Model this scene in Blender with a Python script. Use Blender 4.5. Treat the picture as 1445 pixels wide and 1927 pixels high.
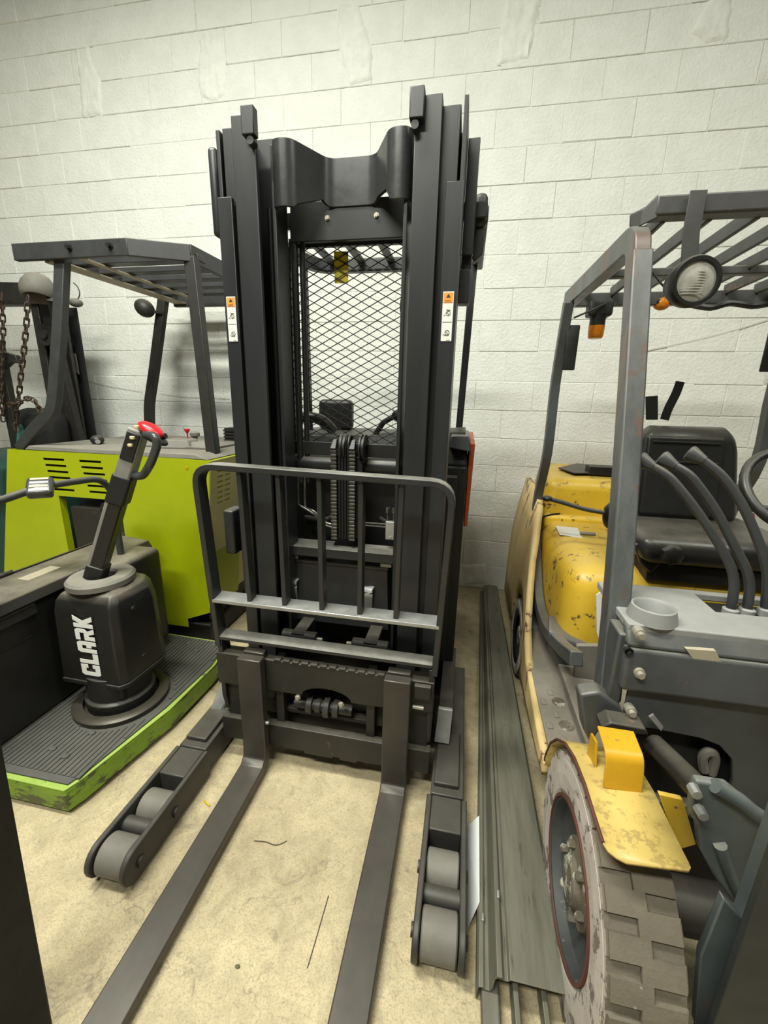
import bpy, bmesh, math, random
from mathutils import Vector, Matrix, noise as mnoise

random.seed(7)
for o in list(bpy.data.objects):
    bpy.data.objects.remove(o, do_unlink=True)
SC = bpy.context.scene
COL = SC.collection
PI = math.pi

# ------------------------------------------------------------------ camera
FPX = 782.17
CAM = Vector((0.0, -3.247, 1.477))
CR = Vector((0.981, 0.191, 0.023))
CD = Vector((0.072, -0.251, -0.965))
CF = Vector((-0.179, 0.949, -0.260))
CR.normalize()
CF = (CF - CR * CF.dot(CR)).normalized()
CD = CF.cross(CR).normalized()
cd = bpy.data.cameras.new('camera')
cd.sensor_fit = 'HORIZONTAL'
cd.sensor_width = 36.0
cd.lens = 36.0 * FPX / 1445.0
cd.clip_start = 0.02
cam = bpy.data.objects.new('camera', cd)
COL.objects.link(cam)
cam.matrix_world = Matrix(((CR.x, -CD.x, -CF.x, CAM.x),
                           (CR.y, -CD.y, -CF.y, CAM.y),
                           (CR.z, -CD.z, -CF.z, CAM.z),
                           (0, 0, 0, 1)))
SC.camera = cam

# ------------------------------------------------------------------ light
wd = bpy.data.worlds.new('world')
SC.world = wd
wd.use_nodes = True
bgn = wd.node_tree.nodes['Background']
bgn.inputs[0].default_value = (0.95, 1.0, 0.91, 1)
bgn.inputs[1].default_value = 0.095


def area_light(name, loc, target, sx, sy, power, col):
    ld = bpy.data.lights.new(name, 'AREA')
    ld.shape = 'RECTANGLE'
    ld.size = sx
    ld.size_y = sy
    ld.energy = power
    ld.color = col
    lo = bpy.data.objects.new(name, ld)
    COL.objects.link(lo)
    lo.location = loc
    d = Vector(target) - Vector(loc)
    lo.rotation_euler = d.to_track_quat('-Z', 'Y').to_euler()
    return lo


area_light('ceiling_strip_light', (-1.6, -2.5, 4.5), (-1.6, -2.5, 0.0), 2.4, 0.4, 205, (0.99, 1.0, 0.88))
area_light('ceiling_strip_light', (-1.2, -4.6, 4.5), (-1.2, -4.6, 0), 2.0, 0.4, 215, (0.99, 1.0, 0.88))
area_light('ceiling_strip_light', (2.1, -3.0, 4.5), (2.1, -3.0, 0), 2.0, 0.4, 85, (0.99, 1.0, 0.88))

SC.view_settings.view_transform = 'Standard'
SC.view_settings.look = 'None'
SC.view_settings.exposure = 0.02
SC.view_settings.gamma = 1.0
SC.view_settings.use_curve_mapping = False


# ------------------------------------------------------------------ pixel helpers (a direction; the distance comes from a plane the thing touches)
def ray(x, y):
    return CR * ((x - 722.5) / FPX) + CD * ((y - 963.5) / FPX) + CF


def PY(x, y, Y):
    d = ray(x, y)
    return CAM + d * ((Y - CAM.y) / d.y)


def PZ(x, y, Z):
    d = ray(x, y)
    return CAM + d * ((Z - CAM.z) / d.z)


def PX(x, y, X):
    d = ray(x, y)
    return CAM + d * ((X - CAM.x) / d.x)


def project(p):
    q = Vector(p) - CAM
    z = q.dot(CF)
    return 722.5 + FPX * q.dot(CR) / z, 963.5 + FPX * q.dot(CD) / z, z


# ------------------------------------------------------------------ materials
MATS = {}


def paint(name, col, col2=None, rough=0.5, metal=0.0, scale=9.0, dust=0.0, dustcol=(0.33, 0.30, 0.24),
          bump=0.0, bscale=60.0, wear=0.0, wearcol=(0.16, 0.07, 0.035), wscale=14.0, streak=None, emit=None, alpha=None, trans=0.0, perobj=False, spec=None):
    if name in MATS:
        return MATS[name]
    m = bpy.data.materials.new(name)
    m.use_nodes = True
    nt = m.node_tree
    N, L = nt.nodes, nt.links
    bs = N['Principled BSDF']
    tc = N.new('ShaderNodeTexCoord')
    vec = tc.outputs['Object']
    if perobj:
        oi = N.new('ShaderNodeObjectInfo')
        ml = N.new('ShaderNodeMath'); ml.operation = 'MULTIPLY'; ml.inputs[1].default_value = 37.0
        L.new(oi.outputs['Random'], ml.inputs[0])
        ad = N.new('ShaderNodeVectorMath'); ad.operation = 'ADD'
        L.new(vec, ad.inputs[0]); L.new(ml.outputs[0], ad.inputs[1])
        vec = ad.outputs[0]
    if streak:
        mp = N.new('ShaderNodeMapping')
        mp.inputs['Scale'].default_value = streak
        L.new(vec, mp.inputs[0])
        svec = mp.outputs[0]
    else:
        svec = vec

    def noise(sc, det=5.0, r=0.6, v=None):
        n = N.new('ShaderNodeTexNoise')
        n.inputs['Scale'].default_value = sc
        n.inputs['Detail'].default_value = det
        n.inputs['Roughness'].default_value = r
        L.new(v or svec, n.inputs['Vector'])
        return n.outputs['Fac']

    def ramp(f, a, b):
        r = N.new('ShaderNodeMapRange')
        r.inputs[1].default_value = a
        r.inputs[2].default_value = b
        L.new(f, r.inputs[0])
        return r.outputs[0]

    def mix(f, a, b):
        x = N.new('ShaderNodeMix')
        x.data_type = 'RGBA'
        if isinstance(f, float):
            x.inputs[0].default_value = f
        else:
            L.new(f, x.inputs[0])
        for i, c in ((6, a), (7, b)):
            if isinstance(c, tuple):
                x.inputs[i].default_value = (*c, 1)
            else:
                L.new(c, x.inputs[i])
        return x.outputs[2]
    if col2 is None:
        col2 = tuple(c * 0.72 for c in col)
    c = mix(ramp(noise(scale, 7.0, 0.7), 0.36, 0.66), col, col2)
    if wear != 0:
        w = ramp(noise(wscale, 9.0, 0.72), 0.675 - wear, 0.71 - wear)
        c = mix(w, c, wearcol)
    if dust > 0:
        g = N.new('ShaderNodeNewGeometry')
        sx = N.new('ShaderNodeSeparateXYZ')
        L.new(g.outputs['Normal'], sx.inputs[0])
        up = ramp(sx.outputs['Z'], 0.35, 0.95)
        mu = N.new('ShaderNodeMath'); mu.operation = 'MULTIPLY'
        L.new(up, mu.inputs[0])
        L.new(ramp(noise(6.0, 6.0, 0.7, vec), 0.15, 0.75), mu.inputs[1])
        m2 = N.new('ShaderNodeMath'); m2.operation = 'MULTIPLY'
        L.new(mu.outputs[0], m2.inputs[0]); m2.inputs[1].default_value = dust
        c = mix(m2.outputs[0], c, dustcol)
    L.new(c, bs.inputs['Base Color'])
    rr = N.new('ShaderNodeMapRange')
    rr.inputs[3].default_value = max(0.03, rough - 0.1)
    rr.inputs[4].default_value = min(1.0, rough + 0.12)
    L.new(noise(scale * 2.3), rr.inputs[0])
    L.new(rr.outputs[0], bs.inputs['Roughness'])
    bs.inputs['Metallic'].default_value = metal
    if spec is not None:
        bs.inputs['Specular IOR Level'].default_value = spec
    if bump > 0:
        b = N.new('ShaderNodeBump')
        b.inputs['Strength'].default_value = min(1.0, bump)
        b.inputs['Distance'].default_value = 0.007 if perobj else 0.004
        L.new(noise(bscale, 6.0, 0.65, vec), b.inputs['Height'])
        L.new(b.outputs[0], bs.inputs['Normal'])
    if trans > 0:
        bs.inputs['Transmission Weight'].default_value = trans
    MATS[name] = m
    return m


def floor_mat():
    m = bpy.data.materials.new('concrete_floor')
    m.use_nodes = True
    nt = m.node_tree; N, L = nt.nodes, nt.links
    bs = N['Principled BSDF']
    tc = N.new('ShaderNodeTexCoord')
    V = tc.outputs['Object']

    def noise(sc, det=6.0, r=0.62, dist=0.0):
        n = N.new('ShaderNodeTexNoise')
        n.inputs['Scale'].default_value = sc; n.inputs['Detail'].default_value = det
        n.inputs['Roughness'].default_value = r; n.inputs['Distortion'].default_value = dist
        L.new(V, n.inputs['Vector'])
        return n.outputs['Fac']

    def ramp(f, a, b, lo=0.0, hi=1.0):
        r = N.new('ShaderNodeMapRange')
        for i, v in ((1, a), (2, b), (3, lo), (4, hi)):
            r.inputs[i].default_value = v
        L.new(f, r.inputs[0])
        return r.outputs[0]

    def mix(f, a, b):
        x = N.new('ShaderNodeMix'); x.data_type = 'RGBA'
        L.new(f, x.inputs[0])
        for i, c in ((6, a), (7, b)):
            if isinstance(c, tuple):
                x.inputs[i].default_value = (*c, 1)
            else:
                L.new(c, x.inputs[i])
        return x.outputs[2]
    c = mix(ramp(noise(3.0), 0.3, 0.7), (0.56, 0.465, 0.29), (0.42, 0.345, 0.21))
    c = mix(ramp(noise(14.0, 8.0, 0.75, 0.6), 0.42, 0.68, 0.0, 0.75), c, (0.30, 0.25, 0.155))
    c = mix(ramp(noise(70.0, 5.0, 0.75), 0.54, 0.70, 0.0, 0.7), c, (0.23, 0.19, 0.125))
    c = mix(ramp(noise(190.0, 3.0, 0.6), 0.50, 0.66, 0.0, 0.6), c, (0.24, 0.20, 0.13))
    c = mix(ramp(noise(6.0, 10.0, 0.8, 1.2), 0.56, 0.66, 0.0, 0.75), c, (0.16, 0.13, 0.09))
    c = mix(ramp(noise(1.6, 4.0, 0.6), 0.62, 0.8, 0.0, 0.5), c, (0.45, 0.27, 0.14))
    vo = N.new('ShaderNodeTexVoronoi'); vo.feature = 'DISTANCE_TO_EDGE'
    vo.inputs['Scale'].default_value = 2.2
    dn = N.new('ShaderNodeTexNoise'); dn.inputs['Scale'].default_value = 4.0; dn.inputs['Detail'].default_value = 6.0
    L.new(V, dn.inputs['Vector'])
    mv = N.new('ShaderNodeVectorMath'); mv.operation = 'MULTIPLY_ADD'
    mv.inputs[1].default_value = (0.5, 0.5, 0.5)
    L.new(dn.outputs['Color'], mv.inputs[0]); L.new(V, mv.inputs[2])
    L.new(mv.outputs[0], vo.inputs['Vector'])
    cr = N.new('ShaderNodeMath'); cr.operation = 'MULTIPLY'
    L.new(ramp(vo.outputs['Distance'], 0.0, 0.006, 0.7, 0.0), cr.inputs[0])
    L.new(ramp(noise(1.3), 0.48, 0.6), cr.inputs[1])
    c = mix(cr.outputs[0], c, (0.15, 0.12, 0.08))
    L.new(c, bs.inputs['Base Color'])
    L.new(ramp(noise(9.0), 0.2, 0.8, 0.55, 0.85), bs.inputs['Roughness'])
    b = N.new('ShaderNodeBump'); b.inputs['Strength'].default_value = 0.35; b.inputs['Distance'].default_value = 0.003
    L.new(noise(90.0), b.inputs['Height']); L.new(b.outputs[0], bs.inputs['Normal'])
    return m


M_FLOOR = floor_mat()
M_BLOCK = paint('painted_block', (0.80, 0.81, 0.765), (0.73, 0.74, 0.69), rough=0.6, scale=7.0, bump=0.9, bscale=55.0, perobj=True, wear=-0.02, wearcol=(0.50, 0.50, 0.45), wscale=26.0)
M_MORTAR = paint('painted_mortar', (0.79, 0.80, 0.75), (0.70, 0.71, 0.66), rough=0.7, scale=9.0, bump=0.9, bscale=50.0)
M_BLACK = paint('black_mast_paint', (0.018, 0.0195, 0.0215), (0.013, 0.014, 0.0155), rough=0.40, scale=5.0, dust=0.35, streak=(1, 1, 0.15))
M_BLACKD = paint('black_chassis_paint', (0.010, 0.010, 0.0105), (0.007, 0.007, 0.007), rough=0.5, dust=0.45, dustcol=(0.16, 0.145, 0.12))
M_BAR = paint('worn_black_bar', (0.024, 0.025, 0.026), (0.018, 0.018, 0.018), rough=0.40, dust=0.8, dustcol=(0.34, 0.33, 0.29), wear=0.03, wearcol=(0.12, 0.07, 0.05))
M_FORK = paint('dark_fork_steel', (0.065, 0.057, 0.049), (0.040, 0.036, 0.031), rough=0.40, metal=0.35, dust=0.35, dustcol=(0.16, 0.145, 0.12), scale=4.0, streak=(1, 0.2, 1), wear=0.02, wearcol=(0.11, 0.07, 0.045))
M_LEG = paint('leg_steel', (0.038, 0.036, 0.033), (0.026, 0.025, 0.023), rough=0.5, dust=0.55, dustcol=(0.105, 0.093, 0.072))
M_POLY = paint('grey_poly_wheel', (0.17, 0.16, 0.14), (0.12, 0.115, 0.10), rough=0.6, dust=0.25, dustcol=(0.25, 0.22, 0.17), scale=12)
M_GALV = paint('bare_zinc', (0.42, 0.42, 0.41), (0.30, 0.30, 0.29), rough=0.42, metal=0.6, scale=14, wear=0.03, wearcol=(0.12, 0.10, 0.09))
M_HOSE = paint('black_rubber', (0.012, 0.012, 0.013), (0.009, 0.009, 0.009), rough=0.42, dust=0.35)
M_CHAIN = paint('oiled_chain', (0.16, 0.155, 0.14), (0.07, 0.068, 0.06), rough=0.36, metal=0.7, scale=40)
M_MESH = paint('black_mesh', (0.015, 0.014, 0.013), rough=0.5)
M_YTAG = paint('yellow_tag', (0.62, 0.47, 0.01), (0.55, 0.42, 0.01), rough=0.5)
M_ORANGE = paint('orange_paint', (0.52, 0.085, 0.02), (0.40, 0.06, 0.015), rough=0.45)
M_LABW = paint('white_label', (0.74, 0.74, 0.70), (0.68, 0.68, 0.64), rough=0.5)
M_LABO = paint('orange_label', (0.85, 0.30, 0.03), (0.78, 0.27, 0.03), rough=0.5)
M_INK = paint('black_ink', (0.02, 0.02, 0.02), rough=0.6)
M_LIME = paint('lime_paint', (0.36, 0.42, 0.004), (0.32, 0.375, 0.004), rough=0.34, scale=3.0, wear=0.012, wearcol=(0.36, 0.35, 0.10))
M_KHAKI = paint('warm_lit_side_tone', (0.62, 0.56, 0.22), (0.55, 0.50, 0.19), rough=0.4, scale=3.0)  # warm light on the right-hand side panel is painted into this paler colour
M_GREEN = paint('apple_green_paint', (0.20, 0.34, 0.012), (0.14, 0.25, 0.012), rough=0.45, scale=6.0, wear=0.16, wearcol=(0.055, 0.07, 0.02), wscale=9.0, streak=(1, 1, 2.5))
M_LGREEN = paint('pale_green_edge', (0.34, 0.46, 0.10), (0.26, 0.37, 0.07), rough=0.5, wear=0.05, wearcol=(0.14, 0.16, 0.07))
M_MAT = paint('ribbed_rubber_mat', (0.055, 0.054, 0.049), (0.040, 0.039, 0.035), rough=0.7, dust=0.6, dustcol=(0.135, 0.128, 0.11))
M_COVER = paint('black_plastic_cover', (0.014, 0.0135, 0.013), (0.011, 0.011, 0.010), rough=0.42, dust=1.2, dustcol=(0.20, 0.175, 0.138))
M_GREYD = paint('dark_grey_guard', (0.040, 0.042, 0.044), (0.029, 0.030, 0.031), rough=0.45, dust=0.5)
M_DUSTG = paint('dusty_grey_top', (0.16, 0.15, 0.13), (0.12, 0.115, 0.10), rough=0.65, dust=0.9, dustcol=(0.27, 0.25, 0.21))
M_TAN = paint('tan_inner_panel', (0.40, 0.35, 0.26), (0.34, 0.30, 0.22), rough=0.6)
M_HANDLE = paint('gloss_grey_handle', (0.05, 0.053, 0.057), (0.04, 0.042, 0.045), rough=0.25)
M_GREYP = paint('grey_plastic', (0.24, 0.235, 0.21), (0.18, 0.175, 0.16), rough=0.5)
M_RED = paint('red_plastic', (0.62, 0.012, 0.02), (0.55, 0.01, 0.018), rough=0.3)
M_CREAM = paint('cream_button', (0.62, 0.52, 0.30), (0.55, 0.46, 0.27), rough=0.5)
M_WHITE = paint('white_decal', (0.80, 0.80, 0.78), (0.76, 0.76, 0.74), rough=0.4)
M_YEL = paint('yellow_truck_paint', (0.68, 0.44, 0.03), (0.58, 0.37, 0.03), rough=0.4, scale=4.0, dust=0.6, dustcol=(0.52, 0.39, 0.14), wear=0.10, wearcol=(0.10, 0.055, 0.03), wscale=17.0)
M_YELW = paint('rusty_yellow_paint', (0.66, 0.50, 0.22), (0.55, 0.40, 0.19), rough=0.55, wear=0.10, wearcol=(0.16, 0.075, 0.04), wscale=7.0, streak=(1, 1, 0.35))
M_YELP = paint('pale_yellow_fender', (0.60, 0.44, 0.135), (0.52, 0.38, 0.11), rough=0.45, wear=0.14, wearcol=(0.40, 0.29, 0.095), wscale=28.0)
M_YELB = paint('bright_yellow_bracket', (0.58, 0.32, 0.012), (0.50, 0.27, 0.010), rough=0.4, wear=0.08, wearcol=(0.30, 0.18, 0.04))
M_RUSTE = paint('rust_edge', (0.11, 0.035, 0.022), (0.07, 0.03, 0.02), rough=0.7)
M_GREY = paint('grey_cab_paint', (0.072, 0.077, 0.080), (0.050, 0.053, 0.055), rough=0.42, scale=5.0, dust=0.45, wear=0.02, wearcol=(0.17, 0.09, 0.06), wscale=8.0)
M_PILLAR = paint('scuffed_grey_pillar', (0.10, 0.105, 0.105), (0.055, 0.058, 0.06), rough=0.4, scale=7.0, wear=0.135, wearcol=(0.10, 0.065, 0.052), wscale=6.0, streak=(1.5, 1.5, 0.3), dust=0.4)
M_GUARD = paint('weathered_guard', (0.062, 0.063, 0.062), (0.042, 0.042, 0.041), rough=0.5, wear=0.09, wearcol=(0.12, 0.075, 0.06), wscale=9.0, dust=0.5)
M_DASH = paint('light_grey_dash', (0.27, 0.27, 0.265), (0.22, 0.22, 0.215), rough=0.55, dust=0.5, dustcol=(0.36, 0.35, 0.32))
M_SEAT = paint('black_vinyl', (0.019, 0.0185, 0.018), (0.014, 0.0135, 0.013), rough=0.33, dust=0.35, bump=0.15, bscale=120)
M_STEP = paint('step_grey', (0.17, 0.155, 0.135), (0.12, 0.11, 0.095), rough=0.65, dust=0.6, dustcol=(0.30, 0.26, 0.20))
M_TIRE = paint('dirty_white_tire', (0.52, 0.46, 0.42), (0.40, 0.35, 0.31), rough=0.75, wear=0.13, wearcol=(0.16, 0.13, 0.12), wscale=13.0, bump=0.3)
M_TREAD = paint('brown_tire_tread', (0.16, 0.135, 0.10), (0.115, 0.096, 0.072), rough=0.8, bump=0.35, bscale=110, wear=0.03, wearcol=(0.45, 0.42, 0.38))
M_RIM = paint('blue_grey_rim', (0.060, 0.063, 0.064), (0.038, 0.040, 0.041), rough=0.6, wear=0.06, wearcol=(0.15, 0.145, 0.115), wscale=12.0)
M_HUB = paint('dirty_hub', (0.15, 0.13, 0.095), (0.07, 0.055, 0.04), rough=0.8, wear=0.15, wearcol=(0.38, 0.38, 0.31), wscale=16.0, bump=0.5)
M_BOLT = paint('pale_bolt', (0.46, 0.43, 0.36), (0.36, 0.33, 0.27), rough=0.4, metal=0.4)
M_MASTG = paint('blue_grey_mast', (0.095, 0.112, 0.115), (0.065, 0.078, 0.080), rough=0.5, scale=5.0, dust=0.5, wear=0.05, wearcol=(0.15, 0.10, 0.07))
M_DKGRN = paint('dark_teal_paint', (0.010, 0.050, 0.042), (0.008, 0.035, 0.030), rough=0.5)
M_DARKM = paint('grimy_black_steel', (0.021, 0.0195, 0.017), (0.014, 0.013, 0.012), rough=0.5, dust=0.45, dustcol=(0.20, 0.18, 0.14), wear=0.04, wearcol=(0.10, 0.06, 0.035))
M_RUSTC = paint('rusty_chain', (0.075, 0.045, 0.03), (0.045, 0.03, 0.022), rough=0.6, metal=0.3, scale=30)
M_RAIL = paint('weathered_galvanized', (0.185, 0.18, 0.14), (0.115, 0.11, 0.083), rough=0.5, metal=0.35, scale=7.0, streak=(3.0, 0.35, 3.0), wear=0.07, wearcol=(0.095, 0.09, 0.068), wscale=10.0)
M_PAPER = paint('white_sheet', (0.78, 0.79, 0.80), (0.74, 0.75, 0.77), rough=0.7)
M_AMBER = paint('amber_lens', (0.85, 0.28, 0.01), (0.70, 0.20, 0.01), rough=0.18, scale=60, trans=0.25)
M_LENS = paint('lamp_lens', (0.42, 0.41, 0.37), (0.30, 0.29, 0.26), rough=0.12, scale=30, spec=0.8)
M_MASTD = paint('dark_blue_steel', (0.020, 0.024, 0.026), (0.015, 0.018, 0.019), rough=0.6)
M_RING = paint('oily_ring_steel', (0.060, 0.052, 0.040), (0.030, 0.027, 0.022), rough=0.4, metal=0.4, dust=0.4, dustcol=(0.12, 0.105, 0.08))
M_SCUFF = paint('wall_scuff', (0.52, 0.525, 0.49), (0.62, 0.625, 0.585), rough=0.7, scale=30)
M_GLOSSB = paint('gloss_black_paint', (0.034, 0.035, 0.037), (0.026, 0.027, 0.028), rough=0.28, dust=0.4)
M_NEARBLK = paint('near_black_post', (0.005, 0.005, 0.0055), (0.004, 0.004, 0.004), rough=0.7)
M_PINK = paint('pink_tape', (0.75, 0.12, 0.22), (0.70, 0.11, 0.20), rough=0.5)
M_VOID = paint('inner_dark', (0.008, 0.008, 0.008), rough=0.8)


# ------------------------------------------------------------------ mesh builder
class B:
    def __init__(s):
        s.bm = bmesh.new()

    def face(s, pts):
        return s.bm.faces.new([s.bm.verts.new(Vector(p)) for p in pts])

    def hexa(s, c):
        v = [s.bm.verts.new(Vector(p)) for p in c]
        for f in ((3, 2, 1, 0), (4, 5, 6, 7), (0, 1, 5, 4), (1, 2, 6, 5), (2, 3, 7, 6), (3, 0, 4, 7)):
            s.bm.faces.new([v[i] for i in f])
        return s

    def box(s, x0, x1, y0, y1, z0, z1):
        return s.hexa([(x0, y0, z0), (x1, y0, z0), (x1, y1, z0), (x0, y1, z0), (x0, y0, z1), (x1, y0, z1), (x1, y1, z1), (x0, y1, z1)])

    def obox(s, c, size, rot=None):
        c = Vector(c)
        h = [v / 2 for v in size]
        rot = rot or Matrix.Identity(3)
        return s.hexa([c + rot @ Vector((sx * h[0], sy * h[1], sz * h[2])) for sx, sy, sz in
                       ((-1, -1, -1), (1, -1, -1), (1, 1, -1), (-1, 1, -1), (-1, -1, 1), (1, -1, 1), (1, 1, 1), (-1, 1, 1))])

    def rbox(s, x0, x1, y0, y1, z0, z1, r=0.02, seg=4):
        bm2 = bmesh.new()
        b = B(); b.bm.free(); b.bm = bm2
        b.box(x0, x1, y0, y1, z0, z1)
        bmesh.ops.bevel(bm2, geom=list(bm2.edges), offset=r, segments=seg, profile=0.5, affect='EDGES')
        s._merge(bm2)
        return s

    def _merge(s, bm2, mat=None):
        m = bpy.data.meshes.new('tmp')
        bm2.to_mesh(m)
        if mat is not None:
            m.transform(mat)
        bm2.free()
        s.bm.from_mesh(m)
        bpy.data.meshes.remove(m)

    def merge(s, other, mat=None):
        s._merge(other.bm, mat)
        return s

    def bar(s, p0, p1, w, h, up=(0, 0, 1)):
        p0, p1 = Vector(p0), Vector(p1)
        d = (p1 - p0).normalized()
        u = Vector(up)
        sd = d.cross(u)
        if sd.length < 1e-4:
            sd = d.cross(Vector((0, 1, 0)))
        sd.normalize()
        u = sd.cross(d).normalized()
        c = []
        for p in (p0, p1):
            for a, b in ((-1, -1), (1, -1), (1, 1), (-1, 1)):
                c.append(p + sd * (a * w / 2) + u * (b * h / 2))
        v = [s.bm.verts.new(p) for p in c]
        for f in ((3, 2, 1, 0), (4, 5, 6, 7), (0, 1, 5, 4), (1, 2, 6, 5), (2, 3, 7, 6), (3, 0, 4, 7)):
            s.bm.faces.new([v[i] for i in f])
        return s

    def sweep(s, pts, prof, up=(0, 0, 1), closed=False, caps=True):
        """prof: list of (side, up) offsets swept along pts"""
        pts = [Vector(p) for p in pts]
        n = len(pts)
        rings = []
        pu = Vector(up)
        for i, p in enumerate(pts):
            if closed:
                d = pts[(i + 1) % n] - pts[i - 1]
            else:
                d = pts[min(i + 1, n - 1)] - pts[max(i - 1, 0)]
            d.normalize()
            sd = d.cross(pu)
            if sd.length < 1e-3:
                sd = d.cross(Vector((0.3, 1, 0.1)))
            sd.normalize()
            u = sd.cross(d).normalized()
            rings.append([s.bm.verts.new(p + sd * a + u * b) for a, b in prof])
        k = len(prof)
        for i in range(n if closed else n - 1):
            a, b = rings[i], rings[(i + 1) % n]
            for j in range(k):
                s.bm.faces.new([a[j], a[(j + 1) % k], b[(j + 1) % k], b[j]])
        if caps and not closed:
            s.bm.faces.new(rings[0][::-1])
            s.bm.faces.new(rings[-1])
        return s

    def tube(s, pts, r, n=10, up=(0, 0, 1), closed=False, sm=0):
        """round tube with parallel transported frame"""
        pts = smooth(pts, sm, closed) if sm else [Vector(p) for p in pts]
        m = len(pts)
        rings = []
        prev = None
        for i, p in enumerate(pts):
            if closed:
                d = (pts[(i + 1) % m] - pts[i - 1]).normalized()
            else:
                d = (pts[min(i + 1, m - 1)] - pts[max(i - 1, 0)]).normalized()
            if prev is None:
                a = d.cross(Vector(up))
                if a.length < 1e-3:
                    a = d.cross(Vector((1, 0.2, 0)))
            else:
                a = prev - d * prev.dot(d)
            a.normalize()
            prev = a
            b = d.cross(a)
            rr = r[i] if isinstance(r, (list, tuple)) else r
            rings.append([s.bm.verts.new(p + (a * math.cos(2 * PI * k / n) + b * math.sin(2 * PI * k / n)) * rr) for k in range(n)])
        for i in range(m if closed else m - 1):
            A, C = rings[i], rings[(i + 1) % m]
            for k in range(n):
                s.bm.faces.new([A[k], A[(k + 1) % n], C[(k + 1) % n], C[k]])
        if not closed:
            s.bm.faces.new(rings[0][::-1])
            s.bm.faces.new(rings[-1])
        return s

    def cyl(s, p0, p1, r, n=20):
        return s.tube([p0, p1], r, n)

    def lathe(s, o, axis, prof, n=32, a0=0.0, a1=2 * PI, cap=False):
        """prof: (radius, height along axis)"""
        o = Vector(o); ax = Vector(axis).normalized()
        e1 = ax.orthogonal().normalized(); e2 = ax.cross(e1)
        full = abs(a1 - a0 - 2 * PI) < 1e-6
        cnt = n if full else n + 1
        rings = []
        for k in range(cnt):
            t = a0 + (a1 - a0) * k / n
            dv = e1 * math.cos(t) + e2 * math.sin(t)
            rings.append([s.bm.verts.new(o + ax * h + dv * max(r, 1e-5)) for r, h in prof])
        for k in range(n):
            A, C = rings[k], rings[(k + 1) % cnt]
            for j in range(len(prof) - 1):
                s.bm.faces.new([A[j], A[j + 1], C[j + 1], C[j]])
        return s

    def prism(s, poly, vec):
        poly = [Vector(p) for p in poly]; vec = Vector(vec)
        a = [s.bm.verts.new(p) for p in poly]
        b = [s.bm.verts.new(p + vec) for p in poly]
        n = len(poly)
        s.bm.faces.new(a[::-1]); s.bm.faces.new(b)
        for i in range(n):
            s.bm.faces.new([a[i], a[(i + 1) % n], b[(i + 1) % n], b[i]])
        return s

    def panel(s, o, eu, ev, w, h, holes, th):
        """sheet w x h with rectangular holes (u0,u1,v0,v1), thickness th along eu x ev"""
        o, eu, ev = Vector(o), Vector(eu), Vector(ev)
        nn = eu.cross(ev).normalized() * th
        us = sorted({0.0, w} | {q for H in holes for q in H[:2]})
        vs = sorted({0.0, h} | {q for H in holes for q in H[2:]})

        def solid(i, j):
            if i < 0 or j < 0 or i >= len(us) - 1 or j >= len(vs) - 1:
                return False
            cu, cv = (us[i] + us[i + 1]) / 2, (vs[j] + vs[j + 1]) / 2
            return not any(a < cu < b and c < cv < d for a, b, c, d in holes)

        def P(u, v, t):
            return o + eu * u + ev * v + nn * t
        for i in range(len(us) - 1):
            for j in range(len(vs) - 1):
                if not solid(i, j):
                    continue
                a, b, c, d = us[i], us[i + 1], vs[j], vs[j + 1]
                s.face([P(a, c, 1), P(b, c, 1), P(b, d, 1), P(a, d, 1)])
                s.face([P(a, d, 0), P(b, d, 0), P(b, c, 0), P(a, c, 0)])
                if not solid(i - 1, j):
                    s.face([P(a, c, 0), P(a, c, 1), P(a, d, 1), P(a, d, 0)])
                if not solid(i + 1, j):
                    s.face([P(b, d, 0), P(b, d, 1), P(b, c, 1), P(b, c, 0)])
                if not solid(i, j - 1):
                    s.face([P(b, c, 0), P(b, c, 1), P(a, c, 1), P(a, c, 0)])
                if not solid(i, j + 1):
                    s.face([P(a, d, 0), P(a, d, 1), P(b, d, 1), P(b, d, 0)])
        bmesh.ops.remove_doubles(s.bm, verts=s.bm.verts, dist=1e-5)
        return s

    def ellipsoid(s, c, r, rot=None, n=20, m=12):
        bm2 = bmesh.new()
        bmesh.ops.create_uvsphere(bm2, u_segments=n, v_segments=m, radius=1.0)
        mt = Matrix.Translation(Vector(c)) @ (rot.to_4x4() if rot else Matrix.Identity(4)) @ Matrix.Diagonal((*r, 1))
        s._merge(bm2, mt)
        return s


def smooth(pts, k=4, closed=False):
    pts = [Vector(p) for p in pts]
    n = len(pts)
    out = []
    for i in range(n if closed else n - 1):
        if closed:
            p0, p1, p2, p3 = pts[i - 1], pts[i], pts[(i + 1) % n], pts[(i + 2) % n]
        else:
            p0, p1, p2, p3 = pts[max(i - 1, 0)], pts[i], pts[i + 1], pts[min(i + 2, n - 1)]
        for j in range(k):
            t = j / k
            out.append(0.5 * ((2 * p1) + (p2 - p0) * t + (2 * p0 - 5 * p1 + 4 * p2 - p3) * t * t + (3 * p1 - p0 - 3 * p2 + p3) * t ** 3))
    if not closed:
        out.append(pts[-1])
    return out


def fillet(pts, r, k=5):
    """round the corners of a polyline"""
    pts = [Vector(p) for p in pts]
    out = [pts[0]]
    for i in range(1, len(pts) - 1):
        a, b, c = pts[i - 1], pts[i], pts[i + 1]
        ra = min(r, (a - b).length * 0.49, (c - b).length * 0.49)
        p, q = b + (a - b).normalized() * ra, b + (c - b).normalized() * ra
        for j in range(k + 1):
            t = j / k
            out.append((1 - t) ** 2 * p + 2 * t * (1 - t) * b + t * t * q)
    out.append(pts[-1])
    return out


def rect(w, h):
    return [(-w / 2, -h / 2), (w / 2, -h / 2), (w / 2, h / 2), (-w / 2, h / 2)]


ROOT = {}


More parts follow.
